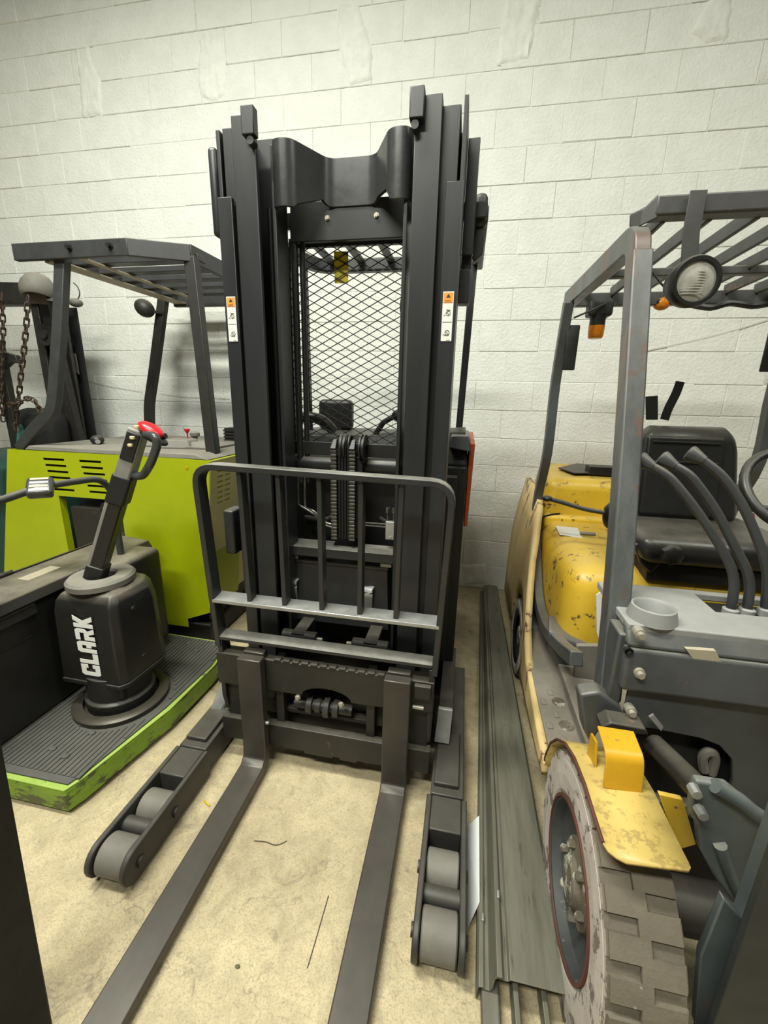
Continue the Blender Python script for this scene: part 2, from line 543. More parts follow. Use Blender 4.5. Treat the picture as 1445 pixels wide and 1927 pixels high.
def part(name, b, mat, parent=None, bevel=0.0025, angle=35, smooth_on=True, seg=2, kind=None, label=None, subsurf=0):
    bm = b.bm
    bmesh.ops.recalc_face_normals(bm, faces=bm.faces)
    if parent is not None:
        off = ROOT[parent.name]
        for v in bm.verts:
            v.co -= off
    me = bpy.data.meshes.new(name)
    bm.to_mesh(me)
    bm.free()
    for p in me.polygons:
        p.use_smooth = smooth_on
    me.materials.append(mat)
    o = bpy.data.objects.new(name, me)
    COL.objects.link(o)
    if parent is not None:
        o.parent = parent
        ROOT[o.name] = ROOT[parent.name]
    else:
        ROOT[o.name] = Vector((0, 0, 0))
    if bevel > 0:
        md = o.modifiers.new('bevel', 'BEVEL')
        md.width = bevel
        md.segments = seg
        md.limit_method = 'ANGLE'
        md.angle_limit = math.radians(angle)
        md.harden_normals = False
    if subsurf:
        md = o.modifiers.new('sub', 'SUBSURF')
        md.levels = md.render_levels = subsurf
    if smooth_on:
        me.shade_smooth() if hasattr(me, 'shade_smooth') else None
        me.set_sharp_from_angle(angle=math.radians(40)) if hasattr(me, 'set_sharp_from_angle') else None
    if kind:
        o['kind'] = kind
    if label:
        o['label'] = label
    return o


def thing(name, label, cat, loc, group=None):
    o = bpy.data.objects.new(name, None)
    o.empty_display_size = 0.2
    COL.objects.link(o)
    o.location = loc
    ROOT[o.name] = Vector(loc)
    o['label'] = label
    o['category'] = cat
    if group:
        o['group'] = group
    return o


def tag(o, label, cat, group=None):
    o['label'] = label
    o['category'] = cat
    if group:
        o['group'] = group
    return o


def bolts(parent, spots, axis, r=0.009, h=0.008, mat=None, name='bolt'):
    """hex-headed bolts sharing one mesh"""
    b = B()
    ax = Vector(axis).normalized()
    b.lathe((0, 0, 0), ax, [(0, 0), (r * 1.45, 0), (r * 1.45, h * 0.2), (r, h * 0.2), (r, h), (0, h)], n=6)
    bmesh.ops.recalc_face_normals(b.bm, faces=b.bm.faces)
    me = bpy.data.meshes.new(name)
    b.bm.to_mesh(me); b.bm.free()
    me.materials.append(mat or M_BOLT)
    for p in spots:
        o = bpy.data.objects.new(name, me)
        COL.objects.link(o)
        o.parent = parent
        o.location = Vector(p) - ROOT[parent.name]
        ROOT[o.name] = ROOT[parent.name]


# ------------------------------------------------------------------ the setting
b = B().box(-8.0, 7.0, -8.0, 0.0, -0.12, 0.0)
fl = part('floor', b, M_FLOOR, bevel=0)
fl['kind'] = 'structure'

BW, BH = 0.4064, 0.2032
X0 = 0.66                                   # wall module: column u=0 sits here
WTOP, WX0, WX1 = 24, -20, 15                # courses / half blocks
wall = part('wall_back', B().box(-8.0, 7.0, 0.005, 0.25, -0.12, 24.5 * BH), M_MORTAR, bevel=0)
wall['kind'] = 'structure'


def block_mesh(name, w, seed):
    rnd = random.Random(seed)
    b = B()
    g = 0.0016
    x, z = w / 2 - g, BH / 2 - g
    bv = rnd.choice((0.0025, 0.0035, 0.0055))
    front = [(-x + bv + rnd.uniform(-.002, .002), 0, -z + bv), (x - bv, 0, -z + bv + rnd.uniform(-.002, .002)), (x - bv + rnd.uniform(-.002, .002), 0, z - bv), (-x + bv, 0, z - bv + rnd.uniform(-.002, .002))]
    mid = [(-x, bv, -z), (x, bv, -z), (x, bv, z), (-x, bv, z)]
    back = [(a, 0.05, c) for a, _, c in mid]
    V = [[b.bm.verts.new(p) for p in r] for r in (front, mid, back)]
    b.bm.faces.new(V[0])
    for r in range(2):
        for i in range(4):
            b.bm.faces.new([V[r][i], V[r + 1][i], V[r + 1][(i + 1) % 4], V[r][(i + 1) % 4]])
    bmesh.ops.recalc_face_normals(b.bm, faces=b.bm.faces)
    me = bpy.data.meshes.new(name)
    b.bm.to_mesh(me); b.bm.free()
    me.materials.append(M_BLOCK)
    return me


BM = [block_mesh('wall_block', BW, i) for i in range(6)]
cands, rest = [], B()
for c in range(0, WTOP):                    # course 0 on the floor; course boundary v = 18 - c
    zc = (c + 0.5) * BH
    par = (17 - c) % 2                      # course between v=17-c and 18-c ; even v0 -> offset: v0=1 even columns
    for i in range(-22, 17):
        u = 2 * i + (0 if (17 - c) % 2 == 1 else 1)      # joint column at the left end of the block
        xc = X0 + (u + 1) * BH
        if xc < -7.9 or xc > 6.9:
            continue
        px, py, d = project((xc, 0, zc))
        vis = -60 < px < 1505 and -40 < py < 1125 and d > 0
        if vis and 425 < px < 850 and py > 820:
            vis = False
        if vis and px < 425 and py > 870:
            vis = False
        if vis and px > 1010 and py > 940:
            vis = False
        cands.append((0 if vis else 1, d, xc, zc))
cands.sort()
nvis = sum(1 for c in cands if c[0] == 0)
print('VISIBLE BLOCKS', nvis)
for k, (nv, d, xc, zc) in enumerate(cands):
    jy = random.uniform(-0.0022, 0.0022)
    if nv == 0 and k < 300:
        o = bpy.data.objects.new('block', BM[k % 6])
        COL.objects.link(o)
        o.parent = wall
        o.location = (xc, jy, zc)
        if random.random() < 0.5:
            o.rotation_euler = (0, PI, 0) if False else (0, 0, 0)
    else:
        m = BM[k % 6].copy(); m.transform(Matrix.Translation((xc, jy, zc)))
        rest.bm.from_mesh(m); bpy.data.meshes.remove(m)
ro = part('block_courses', rest, M_BLOCK, wall, bevel=0, kind='stuff')


def mortar_patch(pts_px, seed, th=0.012):
    """lumpy plaster smeared over the block joints; outline on the wall plane"""
    rnd = random.Random(seed)
    P = [PY(x, y, 0.0) for x, y in pts_px]
    x0, x1 = min(p.x for p in P), max(p.x for p in P)
    z0, z1 = min(p.z for p in P), max(p.z for p in P)
    nx, nz = max(6, int((x1 - x0) / 0.012)), max(8, int((z1 - z0) / 0.012))

    def inside(x, z):
        c = False
        for i in range(len(P)):
            a, q = P[i], P[i - 1]
            if (a.z > z) != (q.z > z) and x < (q.x - a.x) * (z - a.z) / (q.z - a.z) + a.x:
                c = not c
        return c

    def edge(x, z):
        best = 9
        for i in range(len(P)):
            a, q = P[i - 1], P[i]
            dx, dz = q.x - a.x, q.z - a.z
            t = max(0, min(1, ((x - a.x) * dx + (z - a.z) * dz) / (dx * dx + dz * dz + 1e-9)))
            best = min(best, math.hypot(x - a.x - dx * t, z - a.z - dz * t))
        return best
    b = B()
    grid = {}
    for i in range(nx + 1):
        for j in range(nz + 1):
            x, z = x0 + (x1 - x0) * i / nx, z0 + (z1 - z0) * j / nz
            wob = 0.012 * mnoise.noise(Vector((x * 28, z * 28, seed)))
            ins = inside(x, z)
            e = edge(x, z) * (1 if ins else -1) + wob
            h = max(-0.004, min(1, e / 0.014) * th * (0.75 + 0.5 * mnoise.noise(Vector((x * 40, z * 14, seed * 3))) + 0.25 * mnoise.noise(Vector((x * 110, z * 50, seed)))))
            grid[i, j] = b.bm.verts.new((x, -h, z)), e
    for i in range(nx):
        for j in range(nz):
            q = [grid[i, j], grid[i + 1, j], grid[i + 1, j + 1], grid[i, j + 1]]
            if max(t[1] for t in q) > 0:
                b.bm.faces.new([t[0] for t in q])
    for v in [v for v in b.bm.verts if not v.link_faces]:
        b.bm.verts.remove(v)
    part('mortar_patch', b, M_MORTAR, wall, bevel=0)


mortar_patch([(143, 95), (165, 88), (178, 130), (190, 150), (193, 216), (155, 222), (150, 150)], 1)
mortar_patch([(378, 62), (420, 56), (420, 100), (426, 120), (424, 180), (405, 192), (380, 186), (372, 150)], 2)
mortar_patch([(634, 8), (672, 8), (690, 60), (700, 90), (698, 150), (660, 162), (645, 120), (634, 60)], 3)
mortar_patch([(955, -10), (1020, -10), (1008, 45), (996, 110), (936, 124), (940, 60)], 4)
mortar_patch([(1340, -10), (1378, -10), (1370, 70), (1330, 84), (1300, 60)], 5)
mortar_patch([(870, 1062), (916, 1060), (914, 1098), (872, 1100)], 6)

for pts, w_ in (([(152, 714), (200, 726), (240, 733), (268, 738)], 0.012), ([(300, 741), (345, 747), (395, 749), (432, 750)], 0.010), ([(1172, 668), (1240, 655), (1310, 640), (1380, 622), (1445, 602)], 0.009)):
    b = B()
    P = smooth([PY(x, y, -0.0028) for x, y in pts], 5)
    b.sweep(P, rect(0.0012, w_), up=(0, 0, 1))
    part('scuff_mark', b, M_SCUFF, wall, bevel=0)

# ------------------------------------------------------------------ reach truck in the middle
XC = -0.473
rt = thing('reach_truck', 'black reach truck with a tall mast, expanded metal screen and two long forks', 'reach truck', (XC, -1.3, 0))

# outrigger legs with tandem load wheels
for sx in (-1, 1):
    lx0, lx1 = (-1.045, -0.905) if sx < 0 else (-0.043, 0.097)
    b = B()
    top = 0.125
    # two side plates with a rounded nose
    for a0, a1 in ((lx0, lx0 + 0.018), (lx1 - 0.018, lx1)):
        nose = [(-2.06, 0.012), (-2.06, top), (-2.44, top)]
        nose += [(-2.44 - 0.058 * math.sin(t), 0.067 + 0.058 * math.cos(t)) for t in [PI * k / 10 for k in range(1, 10)]]
        nose += [(-2.44, 0.009)]
        b.prism([(a0, y, z) for y, z in nose], (a1 - a0, 0, 0))
    b.box(lx0 + 0.0185, lx1 - 0.0185, -2.185, -2.06, 0.014, top - 0.001)
    b.box(lx0 + 0.012, lx1 - 0.012, -2.06, -1.30, 0.012, top + 0.004)
    # stepped raised block towards the chassis
    b.box(lx0 + 0.022, lx1 - 0.03, -2.03, -1.781, top + 0.0045, top + 0.022)
    b.box(*((lx0 + 0.064, lx1 - 0.014) if sx < 0 else (lx0 + 0.014, lx1 - 0.064)), -1.78, -1.25, 0.02, 0.21)
    leg = part('outrigger_leg', b, M_LEG, rt, bevel=0.004)
    tb = B().cyl((lx0 + 0.01, -2.345, 0.078), (lx1 - 0.01, -2.345, 0.078), 0.026, 16)
    part('cross_tube', tb, M_LEG, leg, bevel=0)
    for wy, wr in ((-2.262, 0.056), (-2.428, 0.058)):
        w = B().lathe((lx0 + 0.021, wy, wr + 0.003), (1, 0, 0), [(0.015, 0), (wr - 0.004, 0), (wr, 0.004), (wr, 0.094), (wr - 0.004, 0.098), (0.015, 0.098)], n=36)
        part('load_wheel', w, M_POLY, leg, bevel=0)
        for xx in (lx0 - 0.003, lx1 + 0.003):
            part('axle_cap', B().cyl((xx - 0.004, wy, wr + 0.003), (xx + 0.004, wy, wr + 0.003), 0.017, 12), M_DARKM, leg, bevel=0)
    # bent bare-steel guard plates beside the legs
    gx = lx1 + 0.0 if sx < 0 else lx0
    if sx < 0:
        pl = [(-1.02, -1.88, 0.135), (-0.98, -1.88, 0.128), (-0.94, -1.83, 0.20), (-0.925, -1.80, 0.285), (-0.965, -1.80, 0.30), (-1.0, -1.83, 0.21)]
        part('steel_deflector', B().prism(pl, (0.012, 0.012, 0.004)), M_GALV, rt, bevel=0.002)
    else:
        pl = [(-0.035, -1.86, 0.16), (0.025, -1.86, 0.16), (0.03, -1.80, 0.27), (-0.028, -1.80, 0.27)]
        part('steel_deflector', B().prism(pl, (0, 0.012, 0.004)), M_GALV, rt, bevel=0.002)

# forks
for fx0, fx1 in ((-0.790, -0.694), (-0.222, -0.126)):
    b = B()
    # L profile in y-z: shank + tapered blade
    prof = [(-1.962, 0.52), (-2.002, 0.52), (-2.002, 0.115), (-2.008, 0.075), (-2.03, 0.056), (-2.10, 0.052), (-2.95, 0.040), (-3.06, 0.030), (-3.06, 0.018), (-2.90, 0.012), (-2.02, 0.008), (-1.985, 0.018), (-1.965, 0.045), (-1.962, 0.10)]
    b.prism([(fx0, y, z) for y, z in prof], (fx1 - fx0, 0, 0))
    fk = part('fork', b, M_FORK, rt, bevel=0.004)
    part('fork_hook', B().box(fx0 + 0.006, fx1 - 0.006, -1.9615, -1.925, 0.502, 0.528), M_FORK, fk, bevel=0.003)
    part('fork_hook', B().box(fx0 + 0.006, fx1 - 0.006, -1.9615, -1.956, 0.08, 0.14), M_FORK, fk, bevel=0.001)
# little lock pin on the fork shank and pin at the right of the carriage
part('fork_pin', B().cyl((-0.692, -1.985, 0.235), (-0.68, -1.985, 0.235), 0.007, 10), M_GALV, rt, bevel=0)
part('side_pin', B().cyl((-0.118, -1.96, 0.395), (-0.078, -1.96, 0.395), 0.008, 10), M_BOLT, rt, bevel=0)
part('side_bracket', B().box(-0.115, -0.055, -1.975, -1.956, 0.44, 0.495), M_DARKM, rt, bevel=0.003)

# fork carriage: two toothed bars, side plates, arched centre opening
xa, xb = -0.905, -0.045
b = B()
top = [(xa, 0.50), (xb, 0.50), (xb, 0.372), (-0.30, 0.362)] + [(XC + 0.02 + 0.10 * math.cos(t), 0.362 + 0.045 * math.sin(t)) for t in [PI * k / 10 for k in range(0, 11)]] + [(-0.665, 0.362), (xa, 0.362)]
b.prism([(x, -1.955, z) for x, z in top], (0, 0.035, 0))
part('upper_carriage_bar', b, M_DARKM, rt, bevel=0.003)
b = B()
for i in range(12):
    xx = -0.66 + i * 0.037
    b.box(xx, xx + 0.026, -1.957, -1.935, 0.498, 0.507)
part('carriage_teeth', b, M_DARKM, rt, bevel=0.001)
b = B()
low = [(xa, 0.20), (xb, 0.20), (xb, 0.095), (-0.33, 0.095), (-0.33, 0.085), (-0.40, 0.085), (-0.40, 0.095), (-0.43, 0.095), (-0.43, 0.086), (-0.55, 0.086), (-0.55, 0.098), (xa, 0.098)]
b.prism([(x, -1.955, z) for x, z in low], (0, 0.035, 0))
part('lower_carriage_bar', b, M_DARKM, rt, bevel=0.003)
for x0, x1 in ((-0.885, -0.80), (-0.672, -0.64), (-0.30, -0.265), (-0.14, -0.06)):
    part('carriage_plate', B().box(x0, x1, -1.93, -1.88, 0.10, 0.49), M_DARKM, rt, bevel=0.003)
part('carriage_back_plate', B().box(-0.70, -0.22, -1.86, -1.845, 0.08, 0.52), M_BLACKD, rt, bevel=0.002)
# tilt coupling in the arched opening
b = B().cyl((-0.60, -1.905, 0.285), (-0.36, -1.905, 0.285), 0.022, 16)
cp = part('tilt_cylinder', b, M_DARKM, rt, bevel=0)
for xx, r in ((-0.535, 0.036), (-0.50, 0.029), (-0.462, 0.042), (-0.425, 0.036)):
    part('collar', B().cyl((xx - 0.012, -1.905, 0.285), (xx + 0.012, -1.905, 0.285), r, 14), M_LEG, cp, bevel=0.002)
bolts(rt, [(-0.567, -1.955, 0.352), (-0.392, -1.955, 0.352)], (0, -1, 0), 0.008, 0.010, M_BOLT)
part('cross_shelf', B().box(-0.66, -0.28, -1.90, -1.865, 0.225, 0.245), M_DARKM, rt, bevel=0.002)

# load backrest: bent outer frame, five bars, two cross bars
b = B()
yb = -1.93
fr = fillet([(-0.893, yb, 0.53), (-0.928, yb, 1.24), (-0.024, yb, 1.225), (-0.047, yb, 0.53)], 0.075, 6)
b.sweep(fr, rect(0.052, 0.022), up=(0, 1, 0)) if False else b.sweep(fr, rect(0.022, 0.055), up=(0, -1, 0))
lb = part('load_backrest', b, M_BAR, rt, bevel=0.003)
for xt, xb_ in ((-0.762, -0.752), (-0.618, -0.612), (-0.470, -0.468), (-0.325, -0.326), (-0.190, -0.195)):
    part('backrest_bar', B().bar((xt, yb + 0.005, 1.232), (xb_, yb + 0.005, 0.725), 0.017, 0.042, up=(0, 1, 0)), M_BAR, lb, bevel=0.002)
for z, d0, d1, m in ((0.722, -1.958, -1.895, M_GALV), (0.563, -1.955, -1.905, M_BAR)):
    bb = B().hexa([(-0.90, d0, z - 0.004), (-0.04, d0, z - 0.004), (-0.04, d1, z + 0.004), (-0.90, d1, z + 0.004),
                   (-0.90, d0, z + 0.010), (-0.04, d0, z + 0.010), (-0.04, d1, z + 0.018), (-0.90, d1, z + 0.018)])
    part('backrest_cross_bar', bb, m, lb, bevel=0.002)
for sx in (-1, 1):
    x = XC + sx * 0.425
    pl = [(x, -1.95, 0.55), (x, -1.95, 0.30), (x, -1.93, 0.22), (x, -1.87, 0.22), (x, -1.87, 0.42), (x, -1.90, 0.55)]
    part('backrest_foot', B().prism(pl, (0.018 * -sx, 0, 0)), M_BAR, lb, bevel=0.003)

# mast rails (three nested stages each side)
def channel(sx, s0, s1, y0, y1, z0, z1, web, fl, ztf=None):
    """C rail open to the truck centre: front flange (may stop lower), web outside, rear flange"""
    b = B()
    def bx(a0, a1, c0, c1, e0, e1):
        xa_, xb_ = sorted((XC + sx * a0, XC + sx * a1))
        b.box(xa_, xb_, c0, c1, e0, e1)
    bx(s0, s1, y0, y0 + fl, z0, ztf or z1)
    bx(s1 - web, s1, y0 + fl, y1 - fl, z0, z1)
    bx(s0, s1, y1 - fl, y1, z0, z1)
    return b

for sx in (-1, 1):
    o = part('outer_rail', channel(sx, 0.360, 0.414, -1.745, -1.575, 0.10, 2.33, 0.014, 0.018, 2.13), M_BLACK, rt)
    part('middle_rail', channel(sx, 0.330, 0.392, -1.722, -1.59, 0.14, 2.335, 0.014, 0.016), M_BLACK, rt)
    ir = channel(sx, 0.258, 0.338, -1.76, -1.61, 0.16, 2.345, 0.016, 0.018)
    part('inner_rail', ir, M_BLACK, rt)
    # thin inner guide strip with slots beside the inner rail
    part('guide_strip', B().box(*sorted((XC + sx * 0.222, XC + sx * 0.236)), -1.70, -1.60, 0.3, 2.29), M_BLACK, rt)
    x0, x1 = sorted((XC + sx * 0.245, XC + sx * 0.288))
    part('stop_block', B().box(x0, x1, -1.79, -1.758, 2.275, 2.352), M_BLACK, rt, bevel=0.003)
    part('stop_roller', B().cyl((XC + sx * 0.262, -1.785, 2.262), (XC + sx * 0.262, -1.755, 2.262), 0.012, 12), M_DARKM, rt, bevel=0)
    # warning label on the outer rail front flange
    lx = XC + sx * 0.387
    yy = -1.7462
    lab = part('warning_label', B().box(lx - 0.0175, lx + 0.0175, yy - 0.0006, yy + 0.001, 1.672, 1.822), M_LABW, rt, bevel=0, label='white warning label with an orange header')
    part('label_header', B().box(lx - 0.0155, lx + 0.0155, yy - 0.0010, yy, 1.788, 1.819), M_LABO, lab, bevel=0)
    part('warning_triangle', B().prism([(lx - 0.007, yy - 0.0010, 1.804), (lx + 0.007, yy - 0.0010, 1.804), (lx, yy - 0.0010, 1.816)], (0, -0.0004, 0)), M_INK, lab, bevel=0)
    part('divider_line', B().box(lx - 0.0155, lx + 0.0155, yy - 0.0010, yy, 1.7298, 1.7312), M_INK, lab, bevel=0)
    ln = B().box(lx - 0.010, lx + 0.008, yy - 0.0012, yy, 1.7935, 1.7955)
    ln.box(lx - 0.0145, lx + 0.0145, yy - 0.0012, yy, 1.7895, 1.7905)
    ln.box(lx + 0.000, lx + 0.013, yy - 0.0012, yy, 1.6745, 1.6753)
    part('label_text_line', ln, M_INK, lab, bevel=0)
    for zc, t in ((1.757, 0), (1.698, 1)):
        pg = B()
        pg.lathe((lx + 0.002, yy - 0.0011, zc), (0, -1, 0), [(0.0062, 0), (0.0078, 0), (0.0078, 0.0003), (0.0062, 0.0003), (0.0062, 0)], n=18)
        pg.bar((lx - 0.002, yy - 0.0012, zc + 0.003), (lx + 0.005, yy - 0.0012, zc - 0.004), 0.0016, 0.0006, up=(0, -1, 0))
        pg.cyl((lx - 0.010, yy - 0.0012, zc - 0.006), (lx - 0.010, yy - 0.0008, zc - 0.006), 0.0018, 8)
        if t == 0:
            pg.bar((lx - 0.004, yy - 0.0012, zc + 0.012), (lx + 0.002, yy - 0.0012, zc + 0.0085), 0.0016, 0.0006, up=(0, -1, 0))
            pg.bar((lx - 0.001, yy - 0.0012, zc + 0.0092), (lx + 0.009, yy - 0.0012, zc + 0.0098), 0.0014, 0.0006, up=(0, -1, 0))
        else:
            pg.bar((lx - 0.007, yy - 0.0012, zc - 0.0078), (lx + 0.008, yy - 0.0012, zc - 0.0078), 0.0016, 0.0006, up=(0, -1, 0))
        part('pictogram', pg, M_INK, lab, bevel=0)

# upright side plates outside the outer rail
part('side_plate', B().box(-0.072, -0.060, -1.742, -1.70, 0.9, 2.345), M_DARKM, rt, bevel=0.001)
# outer rear upright strips (visible beyond the rails)
part('rear_upright', B().box(-0.058, -0.020, -1.60, -1.575, 1.97, 2.31), M_BLACK, rt)
part('rear_upright', B().box(-0.915, -0.885, -1.60, -1.575, 0.6, 2.345), M_BLACK, rt)

# bowed crosshead plate joining the inner rails at the top
path = fillet([(-0.715, -1.64, 0), (-0.700, -1.715, 0), (-0.635, -1.715, 0), (-0.545, -1.570, 0), (-0.375, -1.570, 0), (-0.300, -1.715, 0), (-0.232, -1.715, 0), (-0.225, -1.64, 0)], 0.03, 4)
b = B()
top_z = lambda x: 2.300
def bot_z(x):
    a = abs(x - (-0.46))
    if a < 0.085: return 2.150
    if a < 0.125: return 2.150 + (a - 0.085) * 0.9
    if a < 0.165: return 2.186 - (a - 0.125) * 2.0
    return 2.105
fr_, bk_ = [], []
for i, p in enumerate(path):
    d = (path[min(i + 1, len(path) - 1)] - path[max(i - 1, 0)]).normalized()
    nrm = Vector((d.y, -d.x, 0)) * 0.012
    fr_.append((b.bm.verts.new((p.x, p.y, bot_z(p.x))), b.bm.verts.new((p.x, p.y, top_z(p.x)))))
    q = p - nrm
    bk_.append((b.bm.verts.new((q.x, q.y, bot_z(p.x))), b.bm.verts.new((q.x, q.y, top_z(p.x)))))
for i in range(len(path) - 1):
    b.bm.faces.new([fr_[i][0], fr_[i + 1][0], fr_[i + 1][1], fr_[i][1]])
    b.bm.faces.new([bk_[i][0], bk_[i][1], bk_[i + 1][1], bk_[i + 1][0]])
    b.bm.faces.new([fr_[i][1], fr_[i + 1][1], bk_[i + 1][1], bk_[i][1]])
    b.bm.faces.new([fr_[i][0], bk_[i][0], bk_[i + 1][0], fr_[i + 1][0]])
for i in (0, -1):
    b.bm.faces.new([fr_[i][0], fr_[i][1], bk_[i][1], bk_[i][0]])
part('crosshead_plate', b, M_GLOSSB, rt, bevel=0.002)
cpz = part('cross_plate', B().box(-0.70, -0.235, -1.565, -1.545, 2.045, 2.175), M_BLACKD, rt)
bolts(rt, [(-0.555, -1.566, 2.118), (-0.37, -1.566, 2.118)], (0, -1, 0), 0.007, 0.007, M_BOLT)
part('lower_cross_member', B().box(-0.72, -0.225, -1.555, -1.545, 1.245, 1.30), M_BLACKD, rt)

# expanded metal screen between the rails
mesh = B()
mx0, mx1, mz0, mz1, my = -0.745, -0.262, 1.285, 2.06, -1.475
cw, ch = 0.0665, 0.0345
def strand(a, c):
    mesh.bar(a, c, 0.0032, 0.003, up=(0, 1, 0))
row = 0
z = mz0
while z < mz1 - 1e-6:
    off = (row % 2) * cw / 2
    x = mx0 - cw
    while x < mx1 + cw:
        a = (x + off, z)
        for sgn in (1, -1):
            c = (a[0] + sgn * cw / 2, z + ch / 2)
            if mx0 - 1e-6 <= min(a[0], c[0]) and max(a[0], c[0]) <= mx1 + 1e-6:
                strand((a[0], my, a[1]), (c[0], my, c[1]))
        x += cw
    z += ch / 2
    row += 1
mo = part('expanded_metal_screen', mesh, M_MESH, rt, bevel=0, smooth_on=False, kind='stuff')
frm = B()
frm.box(mx0 - 0.012, mx0 + 0.004, my - 0.005, my + 0.02, 1.2, mz1)
frm.box(mx0, mx1, my, my + 0.02, mz1 - 0.005, mz1 + 0.02)
part('screen_frame', frm, M_BLACK, rt)
part('screen_edge_bar', B().sweep(fillet([(-0.255, my + 0.01, 2.09), (-0.285, my + 0.01, 1.82), (-0.24, my + 0.01, 1.75)], 0.02, 4), rect(0.016, 0.02), up=(0, -1, 0)), M_BLACK, rt)
part('screen_edge_bar', B().sweep(fillet([(-0.742, my + 0.01, 2.09), (-0.735, my + 0.01, 2.0), (-0.765, my + 0.01, 1.94)], 0.02, 4), rect(0.014, 0.02), up=(0, -1, 0)), M_BLACK, rt)
tg = B()
tp = [PY(x, y, my + 0.006) for x, y in ((628, 473), (655, 473), (655, 533), (630, 533))]
tg.prism(tp, (0, 0.002, 0))
part('yellow_tag', tg, M_YTAG, rt, bevel=0, label='plain yellow tag behind the screen')

# vertical lift cylinders / hoses at the left inside the mast
for xx, yy2, r in ((-0.735, -1.66, 0.011), (-0.712, -1.645, 0.009), (-0.693, -1.55, 0.014), (-0.665, -1.54, 0.011)):
    part('lift_hose', B().cyl((xx, yy2, 1.12), (xx, yy2, 2.12), r, 12), M_HOSE, rt, bevel=0)
part('lift_cylinder', B().cyl((-0.20, -1.60, 0.5), (-0.20, -1.60, 2.05), 0.022, 16), M_BLACK, rt, bevel=0)

# horizontal cross tube with bright highlight and pipes
part('cross_tube', B().cyl((-0.73, -1.53, 1.205), (-0.22, -1.53, 1.205), 0.036, 24), M_BLACK, rt, bevel=0)
for k, dx in enumerate((0, 0.03)):
    pts = [(-0.70 + dx, -1.56, 1.18), (-0.70 + dx, -1.57, 1.04 - 0.01 * k), (-0.685 + dx, -1.58, 1.02 - 0.01 * k), (-0.62, -1.59, 0.99 + 0.012 * k), (-0.56, -1.6, 0.945 + 0.012 * k), (-0.49, -1.6, 0.945 + 0.012 * k)]
    part('hydraulic_pipe', B().tube(pts, 0.005, 8, sm=4), M_CHAIN, rt, bevel=0)
for dz in (0, 0.012):
    part('hydraulic_pipe', B().cyl((-0.40, -1.57, 0.952 + dz), (-0.29, -1.57, 0.952 + dz), 0.004, 8), M_CHAIN, rt, bevel=0)
hb = part('hydraulic_block', B().box(-0.302, -0.262, -1.60, -1.575, 0.905, 0.985), M_GALV, rt, label='bare metal valve block')
for xx in (-0.296, -0.27):
    f = B().cyl((xx, -1.587, 0.985), (xx, -1.587, 1.035), 0.0045, 8)
    f.lathe((xx, -1.587, 1.02), (0, 0, 1), [(0, 0), (0.010, 0), (0.010, 0.022), (0, 0.022)], n=6)
    part('fitting', f, M_CHAIN, hb, bevel=0)
bolts(rt, [(-0.281, -1.600, 0.917)], (0, -1, 0), 0.005, 0.004, M_BOLT)

# twin leaf chains and hose bundle over pulleys
for x0 in (-0.520, -0.442):
    ch_ = B()
    z = 0.895
    while z < 1.285:
        ch_.box(x0 - 0.013, x0 + 0.013, -1.628, -1.612, z, z + 0.009)
        ch_.box(x0 - 0.0105, x0 + 0.0105, -1.624, -1.614, z + 0.009, z + 0.0155)
        z += 0.0155
    part('lift_chain', ch_, M_CHAIN, rt, bevel=0.001, kind='stuff')
    part('chain_anchor', B().hexa([(x0 - 0.013, -1.635, 1.283), (x0 + 0.013, -1.635, 1.283), (x0 + 0.013, -1.605, 1.283), (x0 - 0.013, -1.605, 1.283), (x0 - 0.004, -1.615, 1.32), (x0 + 0.012, -1.615, 1.32), (x0 + 0.012, -1.60, 1.32), (x0 - 0.004, -1.60, 1.32)]), M_BLACK, rt)
    part('chain_pulley', B().lathe((x0 + 0.028, -1.585, 1.285), (1, 0, 0), [(0.01, 0), (0.055, 0), (0.055, 0.006), (0.046, 0.006), (0.046, 0.014), (0.055, 0.014), (0.055, 0.02), (0.01, 0.02)], n=28), M_BLACKD, rt, bevel=0)
for k in range(4):
    xx = -0.4975 + k * 0.0125
    part('bundle_hose', B().tube([(xx, -1.615, 0.90), (xx, -1.618, 1.25), (xx, -1.61, 1.315), (xx, -1.58, 1.335), (xx, -1.555, 1.31)], 0.0058, 10, sm=4), M_HOSE, rt, bevel=0)
part('chain_housing', B().box(-0.535, -0.405, -1.60, -1.585, 0.9, 1.25), M_BLACKD, rt)

# shelf plate and reach mechanism under the chains
pl = [(-0.757, -1.66, 0), (-0.255, -1.66, 0), (-0.250, -1.60, 0), (-0.262, -1.555, 0), (-0.40, -1.555, 0), (-0.405, -1.60, 0), (-0.53, -1.60, 0), (-0.535, -1.555, 0), (-0.757, -1.555, 0)]
b = B().prism([(x, y, 0.82) for x, y, _ in pl], (0, 0, 0.042))
part('mast_shelf', b, M_BAR, rt)
b = B().hexa([(-0.75, -1.64, 0.50), (-0.27, -1.64, 0.50), (-0.27, -1.60, 0.50), (-0.75, -1.60, 0.50), (-0.742, -1.625, 0.778), (-0.285, -1.625, 0.778), (-0.285, -1.60, 0.785), (-0.742, -1.60, 0.785)])
part('mast_apron', b, M_BAR, rt)
part('mast_apron_edge', B().box(-0.745, -0.28, -1.632, -1.60, 0.776, 0.792), M_BAR, rt)
for xx in (-0.735, -0.315):
    part('steel_clip', B().box(xx, xx + 0.05, -1.635, -1.60, 0.792, 0.81), M_GALV, rt)
for xx in (-0.715, -0.37):
    hk = B().sweep(fillet([(xx, -1.64, 0.60), (xx + 0.004, -1.655, 0.665), (xx + 0.004, -1.645, 0.69), (xx + 0.012, -1.625, 0.695)], 0.012, 4), rect(0.05, 0.007), up=(0, 0.3, 1))
    part('steel_hook', hk, M_GALV, rt, bevel=0.001)
